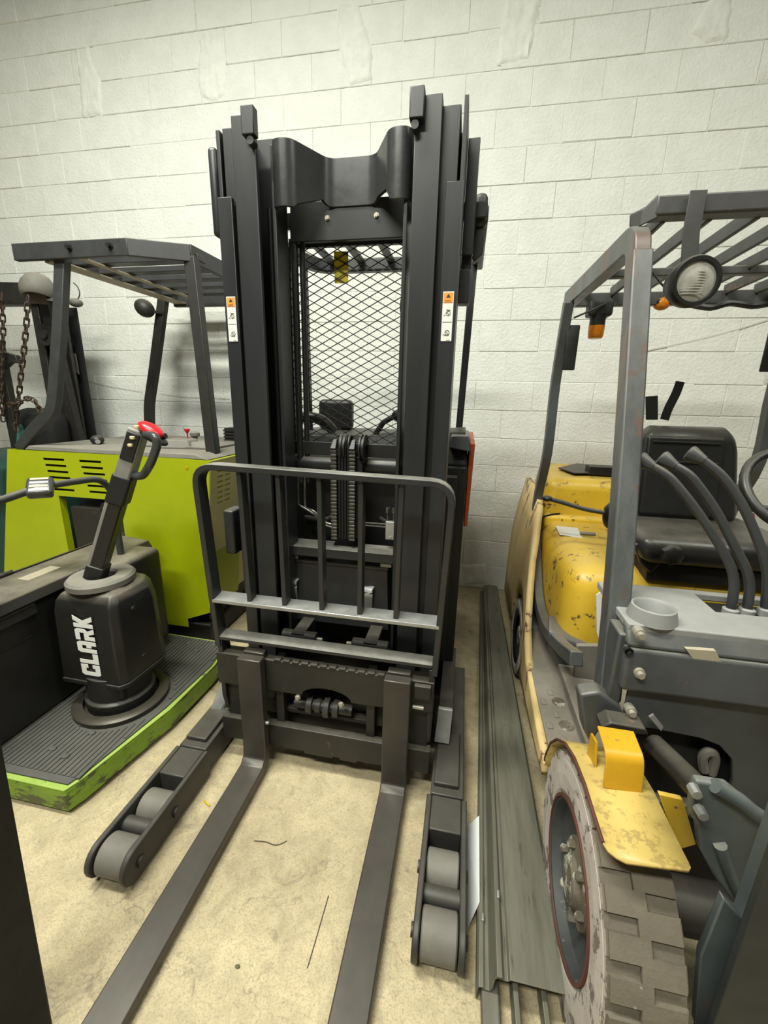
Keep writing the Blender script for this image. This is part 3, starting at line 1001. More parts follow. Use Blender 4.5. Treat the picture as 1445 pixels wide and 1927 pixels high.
for x0, sx in ((-0.70, 1), (-0.245, -1)):
    b = B().cyl((x0, -1.78, 0.50), (x0 + sx * 0.15, -1.78, 0.50), 0.030, 16)
    b.box(*sorted((x0 + sx * 0.045, x0 + sx * 0.10)), -1.80, -1.66, 0.43, 0.53)
    pv = part('reach_pivot', b, M_DARKM, rt, bevel=0.003)
    part('pin', B().cyl((x0 + sx * 0.15, -1.78, 0.50), (x0 + sx * 0.175, -1.78, 0.50), 0.011, 10), M_BOLT, pv, bevel=0)
    part('arm', B().bar((x0 + sx * 0.02, -1.78, 0.50), (x0 + sx * 0.02, -1.88, 0.22), 0.05, 0.04), M_DARKM, pv, bevel=0.003)
part('reach_cross_plate', B().box(-0.60, -0.34, -1.80, -1.74, 0.42, 0.445), M_BAR, rt)
part('mast_foot_beam', B().box(-0.90, -0.05, -1.74, -1.58, 0.06, 0.16), M_BLACKD, rt, bevel=0.004)
part('control_box', B().rbox(-0.978, -0.93, -1.72, -1.63, 0.82, 1.015, 0.01), M_BLACK, rt, bevel=0)
part('hose_guard_bracket', B().box(-0.972, -0.884, -1.60, -1.585, 2.12, 2.16), M_BLACK, rt)
part('hose_guard', B().rbox(-0.99, -0.955, -1.62, -1.56, 2.06, 2.345, 0.014), M_BLACK, rt, bevel=0)

# chassis behind the mast
b = B()
b.box(-1.00, 0.020, -1.38, -0.42, 0.07, 1.20)
b.hexa([(-1.0, -1.38, 1.20), (0.02, -1.38, 1.20), (0.02, -0.42, 1.20), (-1.0, -0.42, 1.20), (-0.98, -1.33, 1.315), (0.0, -1.33, 1.315), (0.0, -0.45, 1.29), (-0.98, -0.45, 1.29)])
part('chassis', b, M_BLACKD, rt, bevel=0.012, seg=3)
part('chassis_top_cap', B().hexa([(-0.07, -1.42, 1.285), (0.030, -1.42, 1.27), (0.030, -1.0, 1.27), (-0.07, -1.0, 1.285), (-0.06, -1.40, 1.335), (0.015, -1.40, 1.335), (0.015, -1.0, 1.335), (-0.06, -1.0, 1.335)]), M_BAR, rt, bevel=0.004)
part('orange_side_panel', B().hexa([(0.022, -1.30, 0.90), (0.040, -1.30, 0.90), (0.040, -0.60, 0.90), (0.022, -0.60, 0.90), (0.022, -1.36, 1.30), (0.046, -1.36, 1.30), (0.046, -0.60, 1.30), (0.022, -0.60, 1.30)]), M_ORANGE, rt, bevel=0.004, label='orange painted side panel')
part('front_bulkhead', B().box(-0.96, -0.02, -1.44, -1.38, 0.25, 1.16), M_BLACKD, rt)
for pts in ([(-0.72, -1.45, 0.93), (-0.62, -1.45, 0.925), (-0.56, -1.45, 0.955), (-0.50, -1.45, 0.955)], [(-0.36, -1.45, 0.955), (-0.32, -1.45, 0.93), (-0.27, -1.45, 0.90), (-0.22, -1.45, 0.90)]):
    part('cable', B().tube(pts, 0.012, 8, sm=4), M_BAR, rt, bevel=0)

# operator compartment seen through the screen: seat back, armrest, joysticks
part('seat_backrest', B().rbox(-0.86, -0.655, -0.86, -0.78, 1.30, 1.475, 0.03), M_SEAT, rt, bevel=0)
part('armrest', B().tube([(-0.88, -1.25, 1.33), (-0.80, -1.25, 1.385), (-0.70, -1.25, 1.375), (-0.635, -1.25, 1.32)], 0.026, 12, sm=5), M_SEAT, rt, bevel=0)
js = part('joystick', B().tube([(-0.44, -1.2, 1.31), (-0.40, -1.2, 1.37), (-0.36, -1.2, 1.395), (-0.325, -1.2, 1.405)], [0.014] * 4, 10), M_HOSE, rt, bevel=0)
part('joystick_knob', B().ellipsoid((-0.315, -1.2, 1.405), (0.045, 0.03, 0.032)), M_HOSE, js, bevel=0)
js = part('joystick', B().tube([(-0.165, -1.2, 1.30), (-0.19, -1.2, 1.40)], 0.009, 10), M_HOSE, rt, bevel=0)
part('joystick_knob', B().ellipsoid((-0.19, -1.2, 1.405), (0.026, 0.022, 0.016)), M_HOSE, js, bevel=0)
part('control_console', B().hexa([(-0.42, -1.33, 1.29), (0.0, -1.33, 1.29), (0.0, -1.05, 1.29), (-0.42, -1.05, 1.29), (-0.40, -1.30, 1.325), (0.0, -1.30, 1.345), (0.0, -1.05, 1.355), (-0.30, -1.05, 1.33)]), M_BLACKD, rt, bevel=0.006)

# overhead guard
og = B()
fr = fillet([(-0.90, -1.50, 2.13), (-0.86, -1.15, 2.13), (-0.80, -0.96, 2.13), (0.0, -0.96, 2.13)], 0.10, 6)
og.sweep(fr, rect(0.05, 0.06))
og.bar((0.0, -1.50, 2.13), (0.0, -0.935, 2.13), 0.05, 0.06)
g = part('overhead_guard', og, M_GREYD, rt, bevel=0.008)
for xx in (-0.72, -0.57, -0.42, -0.27, -0.12):
    part('guard_bar', B().bar((xx, -1.52, 2.14), (xx, -0.97, 2.14), 0.035, 0.018), M_GREYD, g, bevel=0.003)
part('guard_front_bar', B().bar((-0.90, -1.52, 2.13), (0.02, -1.52, 2.13), 0.03, 0.05), M_BLACKD, g, bevel=0.003)
part('guard_post', B().bar((-0.017, -1.0, 2.13), (-0.035, -1.0, 1.32), 0.034, 0.04, up=(0, 1, 0)), M_BLACK, rt, bevel=0.006)
part('guard_post', B().bar((-0.87, -1.0, 2.13), (-0.86, -1.0, 1.30), 0.034, 0.04, up=(0, 1, 0)), M_BLACK, rt, bevel=0.006)
# rounded front corner and bracket of the guard beside the right rail
b = B().rbox(-0.028, 0.020, -1.50, -1.44, 2.085, 2.20, 0.02, 5)
gc = part('guard_corner', b, M_GREYD, rt, bevel=0)
part('corner_bracket', B().prism([(-0.045, -1.50, 2.085), (0.018, -1.50, 2.085), (0.014, -1.50, 2.0), (-0.015, -1.50, 1.975), (-0.045, -1.50, 2.03)], (0, 0.035, 0)), M_BLACKD, gc, bevel=0.003)
part('bracket_block', B().box(-0.058, -0.022, -1.57, -1.52, 1.84, 2.05), M_BLACK, rt)
part('bracket_block', B().box(-0.060, -0.022, -1.585, -1.53, 1.82, 1.93), M_GREYD, rt)

# ------------------------------------------------------------------ black and green rider pallet truck at the left
pt = thing('pallet_truck', 'black rider pallet truck with green platform and white CLARK lettering', 'pallet truck', (-1.5, -1.9, 0))
deck = [(-1.745, -2.315), (-1.305, -2.315), (-1.285, -2.26), (-1.212, -1.88), (-1.202, -1.55), (-1.235, -1.345), (-1.745, -1.335)]
part('platform_skirt', B().prism([(x, y, 0.018) for x, y in deck], (0, 0, 0.090)), M_GREEN, pt, bevel=0.006)
rim = B().prism([(x, y, 0.108) for x, y in deck], (0, 0, 0.008))
part('platform_rim', rim, M_LGREEN, pt, bevel=0.003)
def inset(poly, d):
    c = Vector((sum(p[0] for p in poly) / len(poly), sum(p[1] for p in poly) / len(poly)))
    out = []
    for x, y in poly:
        v = Vector((x, y)) - c
        out.append((c.x + v.x * (1 - d / abs(v.length)), c.y + v.y * (1 - d / abs(v.length))))
    return out
mat_poly = inset(deck, 0.020)
mt = part('platform_mat', B().prism([(x, y, 0.116) for x, y in mat_poly], (0, 0, 0.007)), M_MAT, pt, bevel=0.002)
rb = B()
for i in range(25):
    x = -1.73 + i * 0.0205
    y0, y1 = -2.27, -1.37
    if x > -1.29:
        y0 = -1.36 - 0.86 * max(0.0, (-1.225 - x) / 0.065)
        y0 = max(y0, -2.2)
    if abs(x + 1.46) < 0.205:
        h = math.sqrt(0.205 ** 2 - (x + 1.46) ** 2)
        segs = [(y0, -1.87 - h), (-1.87 + h, y1)]
    else:
        segs = [(y0, y1)]
    for a, c in segs:
        if c - a > 0.04:
            rb.box(x, x + 0.0125, a, c, 0.1225, 0.1265)
part('mat_ribs', rb, M_MAT, mt, bevel=0, kind='stuff')
for x, y in ((-1.50, -2.05), (-1.42, -2.08), (-1.50, -2.18), (-1.42, -2.20), (-1.45, -1.42), (-1.36, -1.47), (-1.30, -1.40)):
    part('mat_stud', B().lathe((x, y, 0.123), (0, 0, 1), [(0.014, 0), (0.012, 0.006), (0.0, 0.008)], n=12), M_MAT, mt, bevel=0)
# drive unit turntable and motor cover
RC = (-1.462, -1.872)
part('turntable_ring', B().lathe((*RC, 0.122), (0, 0, 1), [(0.12, 0), (0.188, 0), (0.192, 0.006), (0.192, 0.022), (0.180, 0.030), (0.150, 0.030), (0.145, 0.012), (0.12, 0.012)], n=48), M_RING, pt, bevel=0)
part('drive_housing', B().lathe((*RC, 0.124), (0, 0, 1), [(0.135, 0), (0.14, 0.06), (0.125, 0.07), (0.125, 0.18), (0.0, 0.18)], n=28), M_BLACKD, pt, bevel=0.003)
part('drive_bracket', B().box(-1.55, -1.36, -1.97, -1.80, 0.20, 0.29), M_BLACKD, pt, bevel=0.012)
b = B()
cv = [(-1.632, -1.985), (-1.352, -1.985), (-1.330, -1.955), (-1.320, -1.76), (-1.355, -1.70), (-1.40, -1.66), (-1.632, -1.66)]
zs = [(0.285, 0.004), (0.295, 0.0), (0.60, 0.012), (0.645, 0.022), (0.675, 0.045), (0.690, 0.085)]
rings = []
for z, d in zs:
    pp = inset(cv, d)
    rings.append([b.bm.verts.new((x, y, z)) for x, y in pp])
for r0, r1 in zip(rings, rings[1:]):
    n = len(r0)
    for i in range(n):
        b.bm.faces.new([r0[i], r0[(i + 1) % n], r1[(i + 1) % n], r1[i]])
b.bm.faces.new(rings[0][::-1]); b.bm.faces.new(rings[-1])
cov = part('motor_cover', b, M_COVER, pt, bevel=0.006, seg=3, angle=28)
part('cover_lip', B().prism([(x, y, 0.268) for x, y in inset(cv, -0.004)[:5]] + [(-1.50, -1.72, 0.268)], (0, 0, 0.02)), M_BLACKD, cov, bevel=0.003)
part('rear_cover', B().rbox(-1.70, -1.545, -1.72, -1.42, 0.16, 0.70, 0.035), M_COVER, pt, bevel=0)
bolts(pt, [(-1.3285, -1.88, 0.60), (-1.3285, -1.86, 0.36)], (1, 0, 0), 0.010, 0.004, M_DARKM)
# lettering reading upwards on the cover front
LET = {
    'C': [[(0, 0.14), (0.14, 0), (1, 0), (1, 0.38), (0.68, 0.38), (0.68, 0.26), (0.34, 0.26), (0.34, 0.74), (0.68, 0.74), (0.68, 0.62), (1, 0.62), (1, 1), (0.14, 1), (0, 0.86)]],
    'L': [[(0, 0), (0.9, 0), (0.9, 0.28), (0.34, 0.28), (0.34, 1), (0, 1)]],
    'A': [[(0, 0), (0.34, 0), (0.34, 0.74), (0.66, 0.74), (0.66, 0.52), (0.44, 0.52), (0.44, 0.26), (0.66, 0.26), (0.66, 0), (1, 0), (1, 0.86), (0.86, 1), (0.14, 1), (0, 0.86)]],
    'R': [[(0, 0), (0.34, 0), (0.34, 0.30), (0.46, 0.30), (0.64, 0), (1.04, 0), (0.80, 0.36), (1, 0.50), (1, 0.88), (0.88, 1), (0, 1), (0, 0.76), (0.66, 0.76), (0.66, 0.54), (0, 0.54)]],
    'K': [[(0, 0), (0.34, 0), (0.34, 0.34), (0.62, 0), (1.04, 0), (0.62, 0.52), (1.02, 1), (0.62, 1), (0.34, 0.66), (0.34, 1), (0, 1)]],
}
lp = 0
zz = 0.322
for chh in 'CLARK':
    w, hgt = 0.052, 0.092
    b = B()
    for poly in LET[chh]:
        # text x runs up (+z), text up runs to -x
        b.prism([(-1.432 - v * hgt + 0.0 * u, -1.9866, zz + u * w) for u, v in poly], (0, 0.0012, 0))
    part('letter_' + chh.lower(), b, M_WHITE, cov, bevel=0, label='white letter ' + chh)
    zz += w * 1.12 if chh != 'L' else w * 1.0

# battery box along the left with dusty lid
bx_ = part('battery_box', B().rbox(-1.98, -1.75, -2.62, -1.34, 0.02, 0.30, 0.02).rbox(-1.98, -1.695, -2.62, -1.34, 0.125, 0.655, 0.03), M_COVER, pt, bevel=0)
part('box_ridge', B().box(-1.6955, -1.692, -2.55, -2.02, 0.50, 0.508), M_BLACKD, bx_, bevel=0.001)
part('battery_lid', B().hexa([(-1.93, -2.60, 0.655), (-1.66, -2.60, 0.655), (-1.66, -1.345, 0.655), (-1.93, -1.305, 0.655), (-1.925, -2.60, 0.70), (-1.68, -2.60, 0.70), (-1.68, -1.35, 0.70), (-1.925, -1.31, 0.70)]), M_COVER, bx_, bevel=0.006)
part('lid_edge', B().bar((-1.93, -2.6, 0.703), (-1.905, -1.32, 0.703), 0.010, 0.010), M_BLACKD, bx_, bevel=0.002)
hn = B().cyl((-1.915, -1.96, 0.712), (-1.913, -1.89, 0.712), 0.008, 10)
part('lid_hinge', hn, M_CHAIN, bx_, bevel=0)
part('worn_sticker', B().hexa([(-1.84, -1.93, 0.7003), (-1.78, -1.93, 0.7003), (-1.78, -1.78, 0.7003), (-1.84, -1.78, 0.7003), (-1.84, -1.93, 0.7012), (-1.78, -1.93, 0.7012), (-1.78, -1.78, 0.7012), (-1.84, -1.78, 0.7012)]), M_TAN, bx_, bevel=0, label='faded tan sticker')
part('cover_shoulder', B().hexa([(-1.70, -2.6, 0.60), (-1.66, -2.6, 0.60), (-1.66, -2.0, 0.60), (-1.70, -2.0, 0.60), (-1.70, -2.6, 0.655), (-1.672, -2.6, 0.650), (-1.672, -2.0, 0.650), (-1.70, -2.0, 0.655)]), M_COVER, bx_, bevel=0.008)

# tiller: pivot ring, arm, neck, head, two bow handles, red belly button
tr = B().lathe((-1.50, -1.845, 0.692), (0, 0, 1), [(0.055, 0.0), (0.135, 0.0), (0.135, 0.022), (0.125, 0.032), (0.065, 0.032), (0.055, 0.022), (0.055, 0.0)], n=40)
for v in tr.bm.verts:
    v.co.x = -1.50 + (v.co.x + 1.50) * 0.92
part('tiller_ring', tr, M_DUSTG, pt, bevel=0)
p0 = Vector((-1.53, -1.85, 0.70)); p1 = PY(233, 905, -1.80); p2 = PY(262, 806, -1.785)
ax = (p1 - p0).normalized()
toc = Vector((0.42, -0.85, 0.30)); toc = (toc - ax * toc.dot(ax)).normalized()     # broad face looks towards the room
sd = ax.cross(toc).normalized()
tl = part('tiller_arm', B().bar(p0 + ax * 0.05, p1, 0.060, 0.070, up=toc), M_COVER, pt, bevel=0.008)
part('tiller_knuckle', B().bar(p0 - ax * 0.01, p0 + ax * 0.075, 0.070, 0.080, up=toc), M_BLACKD, tl, bevel=0.006)
part('tiller_face', B().bar(p0 + ax * 0.06 - sd * 0.026, p1 + ax * 0.0 - sd * 0.026, 0.014, 0.073, up=toc), M_GREYP, tl, bevel=0.003)
n0 = p1 - ax * 0.10
part('tiller_neck', B().bar(n0, p1 + ax * 0.03, 0.075, 0.082, up=toc), M_BLACKD, tl, bevel=0.010)
hx = (p2 - p1).normalized()
part('control_head', B().bar(p1 + hx * 0.02, p2, 0.062, 0.075, up=toc), M_GREYP, tl, bevel=0.008)
part('head_insert', B().bar(p1 + hx * 0.10 + toc * 0.015, p2 - hx * 0.015 + toc * 0.015, 0.050, 0.055, up=toc), M_BLACKD, tl, bevel=0.004)
hr = [PY(x, y, Yv) for x, y, Yv in ((243, 892, -1.80), (268, 898, -1.81), (284, 872, -1.83), (296, 838, -1.83), (293, 822, -1.83), (274, 816, -1.81))]
part('bow_handle', B().tube(fillet(hr, 0.03, 5), 0.016, 14), M_HANDLE, tl, bevel=0)
hl = [PY(x, y, Yv) for x, y, Yv in ((238, 892, -1.78), (236, 865, -1.74), (240, 835, -1.72), (252, 816, -1.74), (262, 812, -1.78))]
part('bow_handle', B().tube(fillet(hl, 0.03, 5), 0.014, 14), M_HANDLE, tl, bevel=0)
rc = PY(284, 809, -1.79)
rot = Matrix.Rotation(math.radians(28), 3, 'Y')
part('red_button', B().ellipsoid(rc, (0.056, 0.035, 0.024), rot), M_RED, tl, bevel=0, label='red safety reverse button')
part('button_base', B().ellipsoid(PY(288, 822, -1.785), (0.066, 0.036, 0.018), rot), M_BLACKD, tl, bevel=0)
part('side_switch', B().cyl(PY(303, 822, -1.78), PY(312, 820, -1.78), 0.011, 12), M_BLACKD, tl, bevel=0)
for x, y in ((257, 803), (249, 824), (245, 838)):
    c = PY(x, y, -1.83)
    part('cream_button', B().obox(c, (0.018, 0.012, 0.013)), M_CREAM, tl, bevel=0.003)

# padded grab rail
gr = [PY(-60, 958, -2.15), PY(0, 942, -2.0), PY(75, 918, -1.85), PY(150, 905, -1.65), PY(188, 904, -1.56), PY(212, 930, -1.50), PY(217, 965, -1.56), PY(222, 1005, -1.57), Vector((PY(222, 1005, -1.57).x, -1.57, 0.69))]
gb = part('grab_rail', B().tube(gr, 0.0155, 12, sm=6), M_GREYD, pt, bevel=0)
gp = gr[0].copy(); gp.z = 0.695
part('grab_rail_post', B().cyl(gr[0], gp, 0.0155, 12), M_GREYD, gb, bevel=0)
pc = PY(76, 918, -1.86)
R3 = Matrix.Rotation(math.radians(38), 3, 'Z') @ Matrix.Rotation(math.radians(38), 3, 'X')
pad = B(); pad.rbox(-0.045, 0.045, -0.045, 0.045, -0.022, 0.022, 0.012)
for v in pad.bm.verts:
    v.co = pc + R3 @ v.co
part('rail_pad', pad, M_HANDLE, gb, bevel=0)
for k in range(4):
    part('pad_stripe', B().obox(pc + R3 @ Vector((0.0, -0.030 + 0.020 * k, 0.0225)), (0.062, 0.010, 0.004), R3), M_CREAM if k % 2 else M_LABW, gb, bevel=0.001)

# ------------------------------------------------------------------ lime green stand-up forklift behind it
lm = thing('lime_forklift', 'lime green forklift cabinet with louvre slots and dark overhead guard', 'forklift', (-2.0, -0.85, 0))
yf = -1.25
holes = [(0.30, 0.72, 0.0, 0.765)]
for c0 in (0.24, 0.487):
    for k in range(6):
        u = c0 + 0.007 * k
        v = 0.975 - 0.0355 * k
        holes.append((u, u + 0.145, v, v + 0.0135))
b = B().panel((-2.64, yf, 0.12), (1, 0, 0), (0, 0, 1), 1.075, 1.027, holes, 0.004)
part('front_panel', b, M_LIME, lm, bevel=0)
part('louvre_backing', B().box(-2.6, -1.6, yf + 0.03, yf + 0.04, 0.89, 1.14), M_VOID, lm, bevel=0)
part('flared_edge_panel', B().prism([(-2.642, yf - 0.0038, 1.147), (-2.639, yf - 0.0038, 1.147), (-2.639, yf - 0.0038, 0.12), (-2.94, yf - 0.0038, 0.12)], (0, 0.05, 0)), M_LIME, lm, bevel=0)
b = B().hexa([(-1.566, yf - 0.004, 0.175), (-1.40, yf - 0.02, 0.245), (-1.40, yf + 0.3, 0.245), (-1.566, yf + 0.3, 0.175), (-1.566, yf - 0.004, 1.147), (-1.318, yf - 0.025, 1.143), (-1.318, yf + 0.3, 1.143), (-1.566, yf + 0.3, 1.147)])
part('corner_panel', b, M_LIME, lm, bevel=0)
bolts(lm, [(-1.46, yf - 0.012, 1.10)], (0, -1, 0), 0.008, 0.004, M_YELB)
sl = []
for k in range(7):
    sl.append((0.07 + 0.012 * k * 0, 0.125, 0.79 - 0.030 * k, 0.80 - 0.030 * k))
    sl.append((0.145, 0.20, 0.79 - 0.030 * k, 0.80 - 0.030 * k))
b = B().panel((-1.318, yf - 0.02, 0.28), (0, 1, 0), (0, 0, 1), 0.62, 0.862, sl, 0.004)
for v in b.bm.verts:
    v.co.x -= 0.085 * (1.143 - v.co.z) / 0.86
part('side_louvre_panel', b, M_KHAKI, lm, bevel=0, label='slotted side panel with warm light painted in as khaki')
b = B().hexa([(-2.62, yf + 0.06, 0.10), (-1.47, yf + 0.06, 0.10), (-1.47, -0.30, 0.10), (-2.62, -0.30, 0.10), (-2.60, yf + 0.55, 1.12), (-1.36, yf + 0.06, 1.12), (-1.36, -0.30, 1.12), (-2.60, -0.30, 1.12)])
part('cabinet_core', b, M_BLACKD, lm, bevel=0)
part('base_skirt', B().box(-2.62, -1.44, yf + 0.03, -0.30, 0.015, 0.13), M_BLACKD, lm, bevel=0.01)
# battery in the front opening
bt = part('battery', B().box(-2.30, -1.95, yf + 0.02, -0.8, 0.14, 0.815), M_DARKM, lm, bevel=0.006)
part('battery_lug', B().prism([(-2.09, yf + 0.015, 0.815), (-1.98, yf + 0.015, 0.815), (-2.0, yf + 0.015, 0.855), (-2.07, yf + 0.015, 0.855)], (0, 0.02, 0)), M_DARKM, bt, bevel=0.002)
part('lug_eye', B().cyl((-2.035, yf + 0.008, 0.828), (-2.035, yf + 0.02, 0.828), 0.014, 14), M_CREAM, bt, bevel=0)
part('opening_side', B().prism([(-2.344, yf + 0.001, 0.885), (-2.344, yf + 0.001, 0.12), (-2.344, yf + 0.04, 0.12), (-2.344, yf + 0.04, 0.885)], (0.003, 0, 0)), M_LIME, lm, bevel=0)
# dusty top deck with fittings
tpd = part('top_deck', B().hexa([(-2.53, yf + 0.0, 1.148), (-1.335, yf - 0.005, 1.146), (-1.335, -0.34, 1.146), (-2.53, -0.34, 1.148), (-2.50, yf + 0.008, 1.172), (-1.42, yf + 0.008, 1.172), (-1.34, -0.36, 1.172), (-2.50, -0.36, 1.172)]), M_DUSTG, lm, bevel=0.005)
part('deck_plate', B().box(-1.95, -1.45, -1.05, -0.40, 1.172, 1.185), M_DUSTG, tpd, bevel=0.003)
kb = part('column_knob', B().ellipsoid(PY(183, 828, -1.02), (0.038, 0.038, 0.03)), M_HOSE, lm, bevel=0)
part('knob_foot', B().cyl(PY(183, 828, -1.02), PY(183, 828, -1.02) - Vector((0, 0, 0.04)), 0.022, 14), M_HOSE, kb, bevel=0)
part('knob_eye', B().cyl(PY(184, 831, -1.06), PY(184, 831, -1.055), 0.014, 14), M_GREYP, kb, bevel=0)
q = PY(352, 812, -0.85)
lv = part('red_lever', B().cyl((q.x, q.y, 1.17), q, 0.005, 8), M_RED, lm, bevel=0)
part('red_lever_knob', B().lathe((q.x, q.y, q.z - 0.01), (0, 0, 1), [(0.006, 0), (0.018, 0.018), (0.018, 0.026), (0.0, 0.026)], n=12), M_RED, lv, bevel=0)
q = PY(367, 822, -0.85)
mk = part('mushroom_knob', B().lathe((q.x, q.y, q.z - 0.005), (0, 0, 1), [(0.012, -0.05), (0.014, 0), (0.030, 0.012), (0.030, 0.030), (0.02, 0.038), (0, 0.038)], n=18), M_DUSTG, lm, bevel=0)
for cx, w_, h_ in ((338, 0.20, 0.05), (375, 0.16, 0.035)):
    q = PZ(cx, 838, 1.185)
    part('console_hump', B().hexa([(q.x - w_ / 2, q.y - 0.09, 1.172), (q.x + w_ / 2, q.y - 0.05, 1.172), (q.x + w_ / 2, q.y + 0.10, 1.172), (q.x - w_ / 2, q.y + 0.10, 1.172), (q.x - w_ / 3, q.y - 0.05, 1.172 + h_), (q.x + w_ / 3, q.y - 0.02, 1.172 + h_), (q.x + w_ / 3, q.y + 0.08, 1.172 + h_), (q.x - w_ / 3, q.y + 0.08, 1.172 + h_)]), M_DUSTG, lm, bevel=0.01, seg=3)
vb = part('vent_block', B().box(-1.62, -1.33, -0.62, -0.40, 1.172, 1.27), M_BLACKD, lm, bevel=0.004)
for k in range(4):
    part('vent_slat', B().box(-1.62, -1.325, -0.632, -0.62, 1.18 + 0.022 * k, 1.193 + 0.022 * k), M_DARKM, vb, bevel=0.001)
# overhead guard
og = B()
og.box(-2.41, -1.715, -1.20, -1.17, 2.145, 2.225)
g = part('guard_header', og, M_GREYD, lm, bevel=0.004)
for xx in (-2.05, -1.81):
    part('header_bolt', B().lathe((xx, -1.20, 2.19), (0, -1, 0), [(0, 0), (0.016, 0), (0.016, 0.005), (0.011, 0.005), (0.011, 0.022), (0, 0.022)], n=6), M_BLACKD, g, bevel=0)
part('guard_corner', B().bar((-1.725, -1.185, 2.185), (-1.46, -1.06, 2.185), 0.03, 0.08), M_GREYD, lm, bevel=0.004)
part('guard_side_beam', B().bar((-1.465, -1.07, 2.185), (-1.42, -0.16, 2.185), 0.03, 0.085), M_GREYD, lm, bevel=0.004)
part('guard_side_beam', B().bar((-2.235, -1.17, 2.175), (-2.20, -0.16, 2.175), 0.03, 0.075), M_GREYD, lm, bevel=0.004)
part('guard_flange', B().hexa([(-2.25, -1.17, 2.137), (-2.15, -1.17, 2.137), (-2.12, -0.17, 2.137), (-2.215, -0.17, 2.137), (-2.25, -1.17, 2.145), (-2.15, -1.17, 2.145), (-2.12, -0.17, 2.145), (-2.215, -0.17, 2.145)]), M_TAN, lm, bevel=0.001, label='tan underside strip')
part('guard_flange', B().hexa([(-2.06, -1.17, 2.152), (-2.02, -1.17, 2.152), (-1.99, -0.17, 2.152), (-2.03, -0.17, 2.152), (-2.06, -1.17, 2.16), (-2.02, -1.17, 2.16), (-1.99, -0.17, 2.16), (-2.03, -0.17, 2.16)]), M_TAN, lm, bevel=0.001, label='tan underside strip')
part('guard_rear_beam', B().box(-2.23, -1.41, -0.185, -0.15, 2.12, 2.20), M_GREYD, lm, bevel=0.004)
for yy in (-1.0, -0.83, -0.66, -0.49, -0.32):
    part('guard_bar', B().box(-2.22, -1.44, yy - 0.035, yy + 0.035, 2.165, 2.195), M_GREYD, lm, bevel=0.003)
# three visible posts
pth = [PY(112, 500, -1.16), PY(116, 505, -1.16)]
fl_path = [PY(118, 488, -1.15), PY(113, 620, -1.18), PY(104, 740, -1.20), PY(100, 775, -1.20), PY(62, 812, -1.20), PY(40, 845, -1.20)]
fl_path = fillet(fl_path, 0.09, 6)
part('guard_post', B().sweep(fl_path, rect(0.062, 0.045), up=(0, -1, 0)), M_GREYD, lm, bevel=0.004)
rp = [PY(308, 560, -0.22), PY(290, 700, -0.26), PY(281, 760, -0.27), PY(282, 815, -0.28)]
part('guard_post', B().sweep(fillet(rp, 0.06, 5), rect(0.065, 0.05), up=(0, -1, 0)), M_DARKM, lm, bevel=0.004)
part('guard_post', B().bar(PY(360, 485, -1.05), PY(402, 858, -1.10), 0.062, 0.05, up=(0, -1, 0)), M_DARKM, lm, bevel=0.004)
# side mirrors / lamps on the posts
rot = Matrix.Rotation(math.radians(-25), 3, 'Y')
c = PY(272, 580, -0.30)
mr = part('post_lamp', B().ellipsoid(c, (0.075, 0.06, 0.06), Matrix.Rotation(math.radians(30), 3, 'Y')), M_DARKM, lm, bevel=0)
part('lamp_arm', B().bar(c + Vector((0.05, 0, -0.02)), PY(310, 590, -0.24), 0.02, 0.02), M_DARKM, mr, bevel=0.002)

# ------------------------------------------------------------------ grimy old forklift at the far left by the wall
of = thing('old_forklift', 'grimy dark teal forklift with upright mast channels beside the block wall', 'forklift', (-3.4, -0.5, 0))
Yo = -0.42
for k, (x0, x1, y0) in enumerate(((-3.20, -3.135, Yo - 0.05), (-3.125, -3.065, Yo - 0.02), (-3.055, -2.965, Yo + 0.0))):
    b = B().box(x0, x1, y0, y0 + 0.02, 0.05, 2.20 - 0.03 * k)
    b.box(x0, x0 + 0.018, y0 + 0.02, y0 + 0.10, 0.05, 2.20 - 0.03 * k)
    part('mast_channel', b, M_DARKM, of, bevel=0.003)
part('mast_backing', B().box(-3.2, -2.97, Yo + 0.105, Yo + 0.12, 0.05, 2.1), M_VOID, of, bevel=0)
part('mast_channel', B().box(-4.05, -3.98, Yo - 0.05, Yo + 0.05, 0.05, 2.2), M_DARKM, of, bevel=0.003)
part('mast_crosshead', B().hexa([(-4.08, Yo - 0.07, 2.10), (-3.05, Yo - 0.07, 2.09), (-3.05, Yo + 0.02, 2.09), (-4.08, Yo + 0.02, 2.10), (-4.08, Yo - 0.07, 2.27), (-3.05, Yo - 0.07, 2.23), (-3.05, Yo + 0.02, 2.23), (-4.08, Yo + 0.02, 2.27)]), M_DARKM, of, bevel=0.006)
part('diagonal_strut', B().bar(PY(85, 560, Yo - 0.08), PY(150, 840, Yo - 0.08), 0.08, 0.05, up=(0, -1, 0)), M_DARKM, of, bevel=0.004)
part('diagonal_strut', B().bar(PY(-6, 640, Yo - 0.08), PY(40, 870, Yo - 0.08), 0.08, 0.05, up=(0, -1, 0)), M_DARKM, of, bevel=0.004)
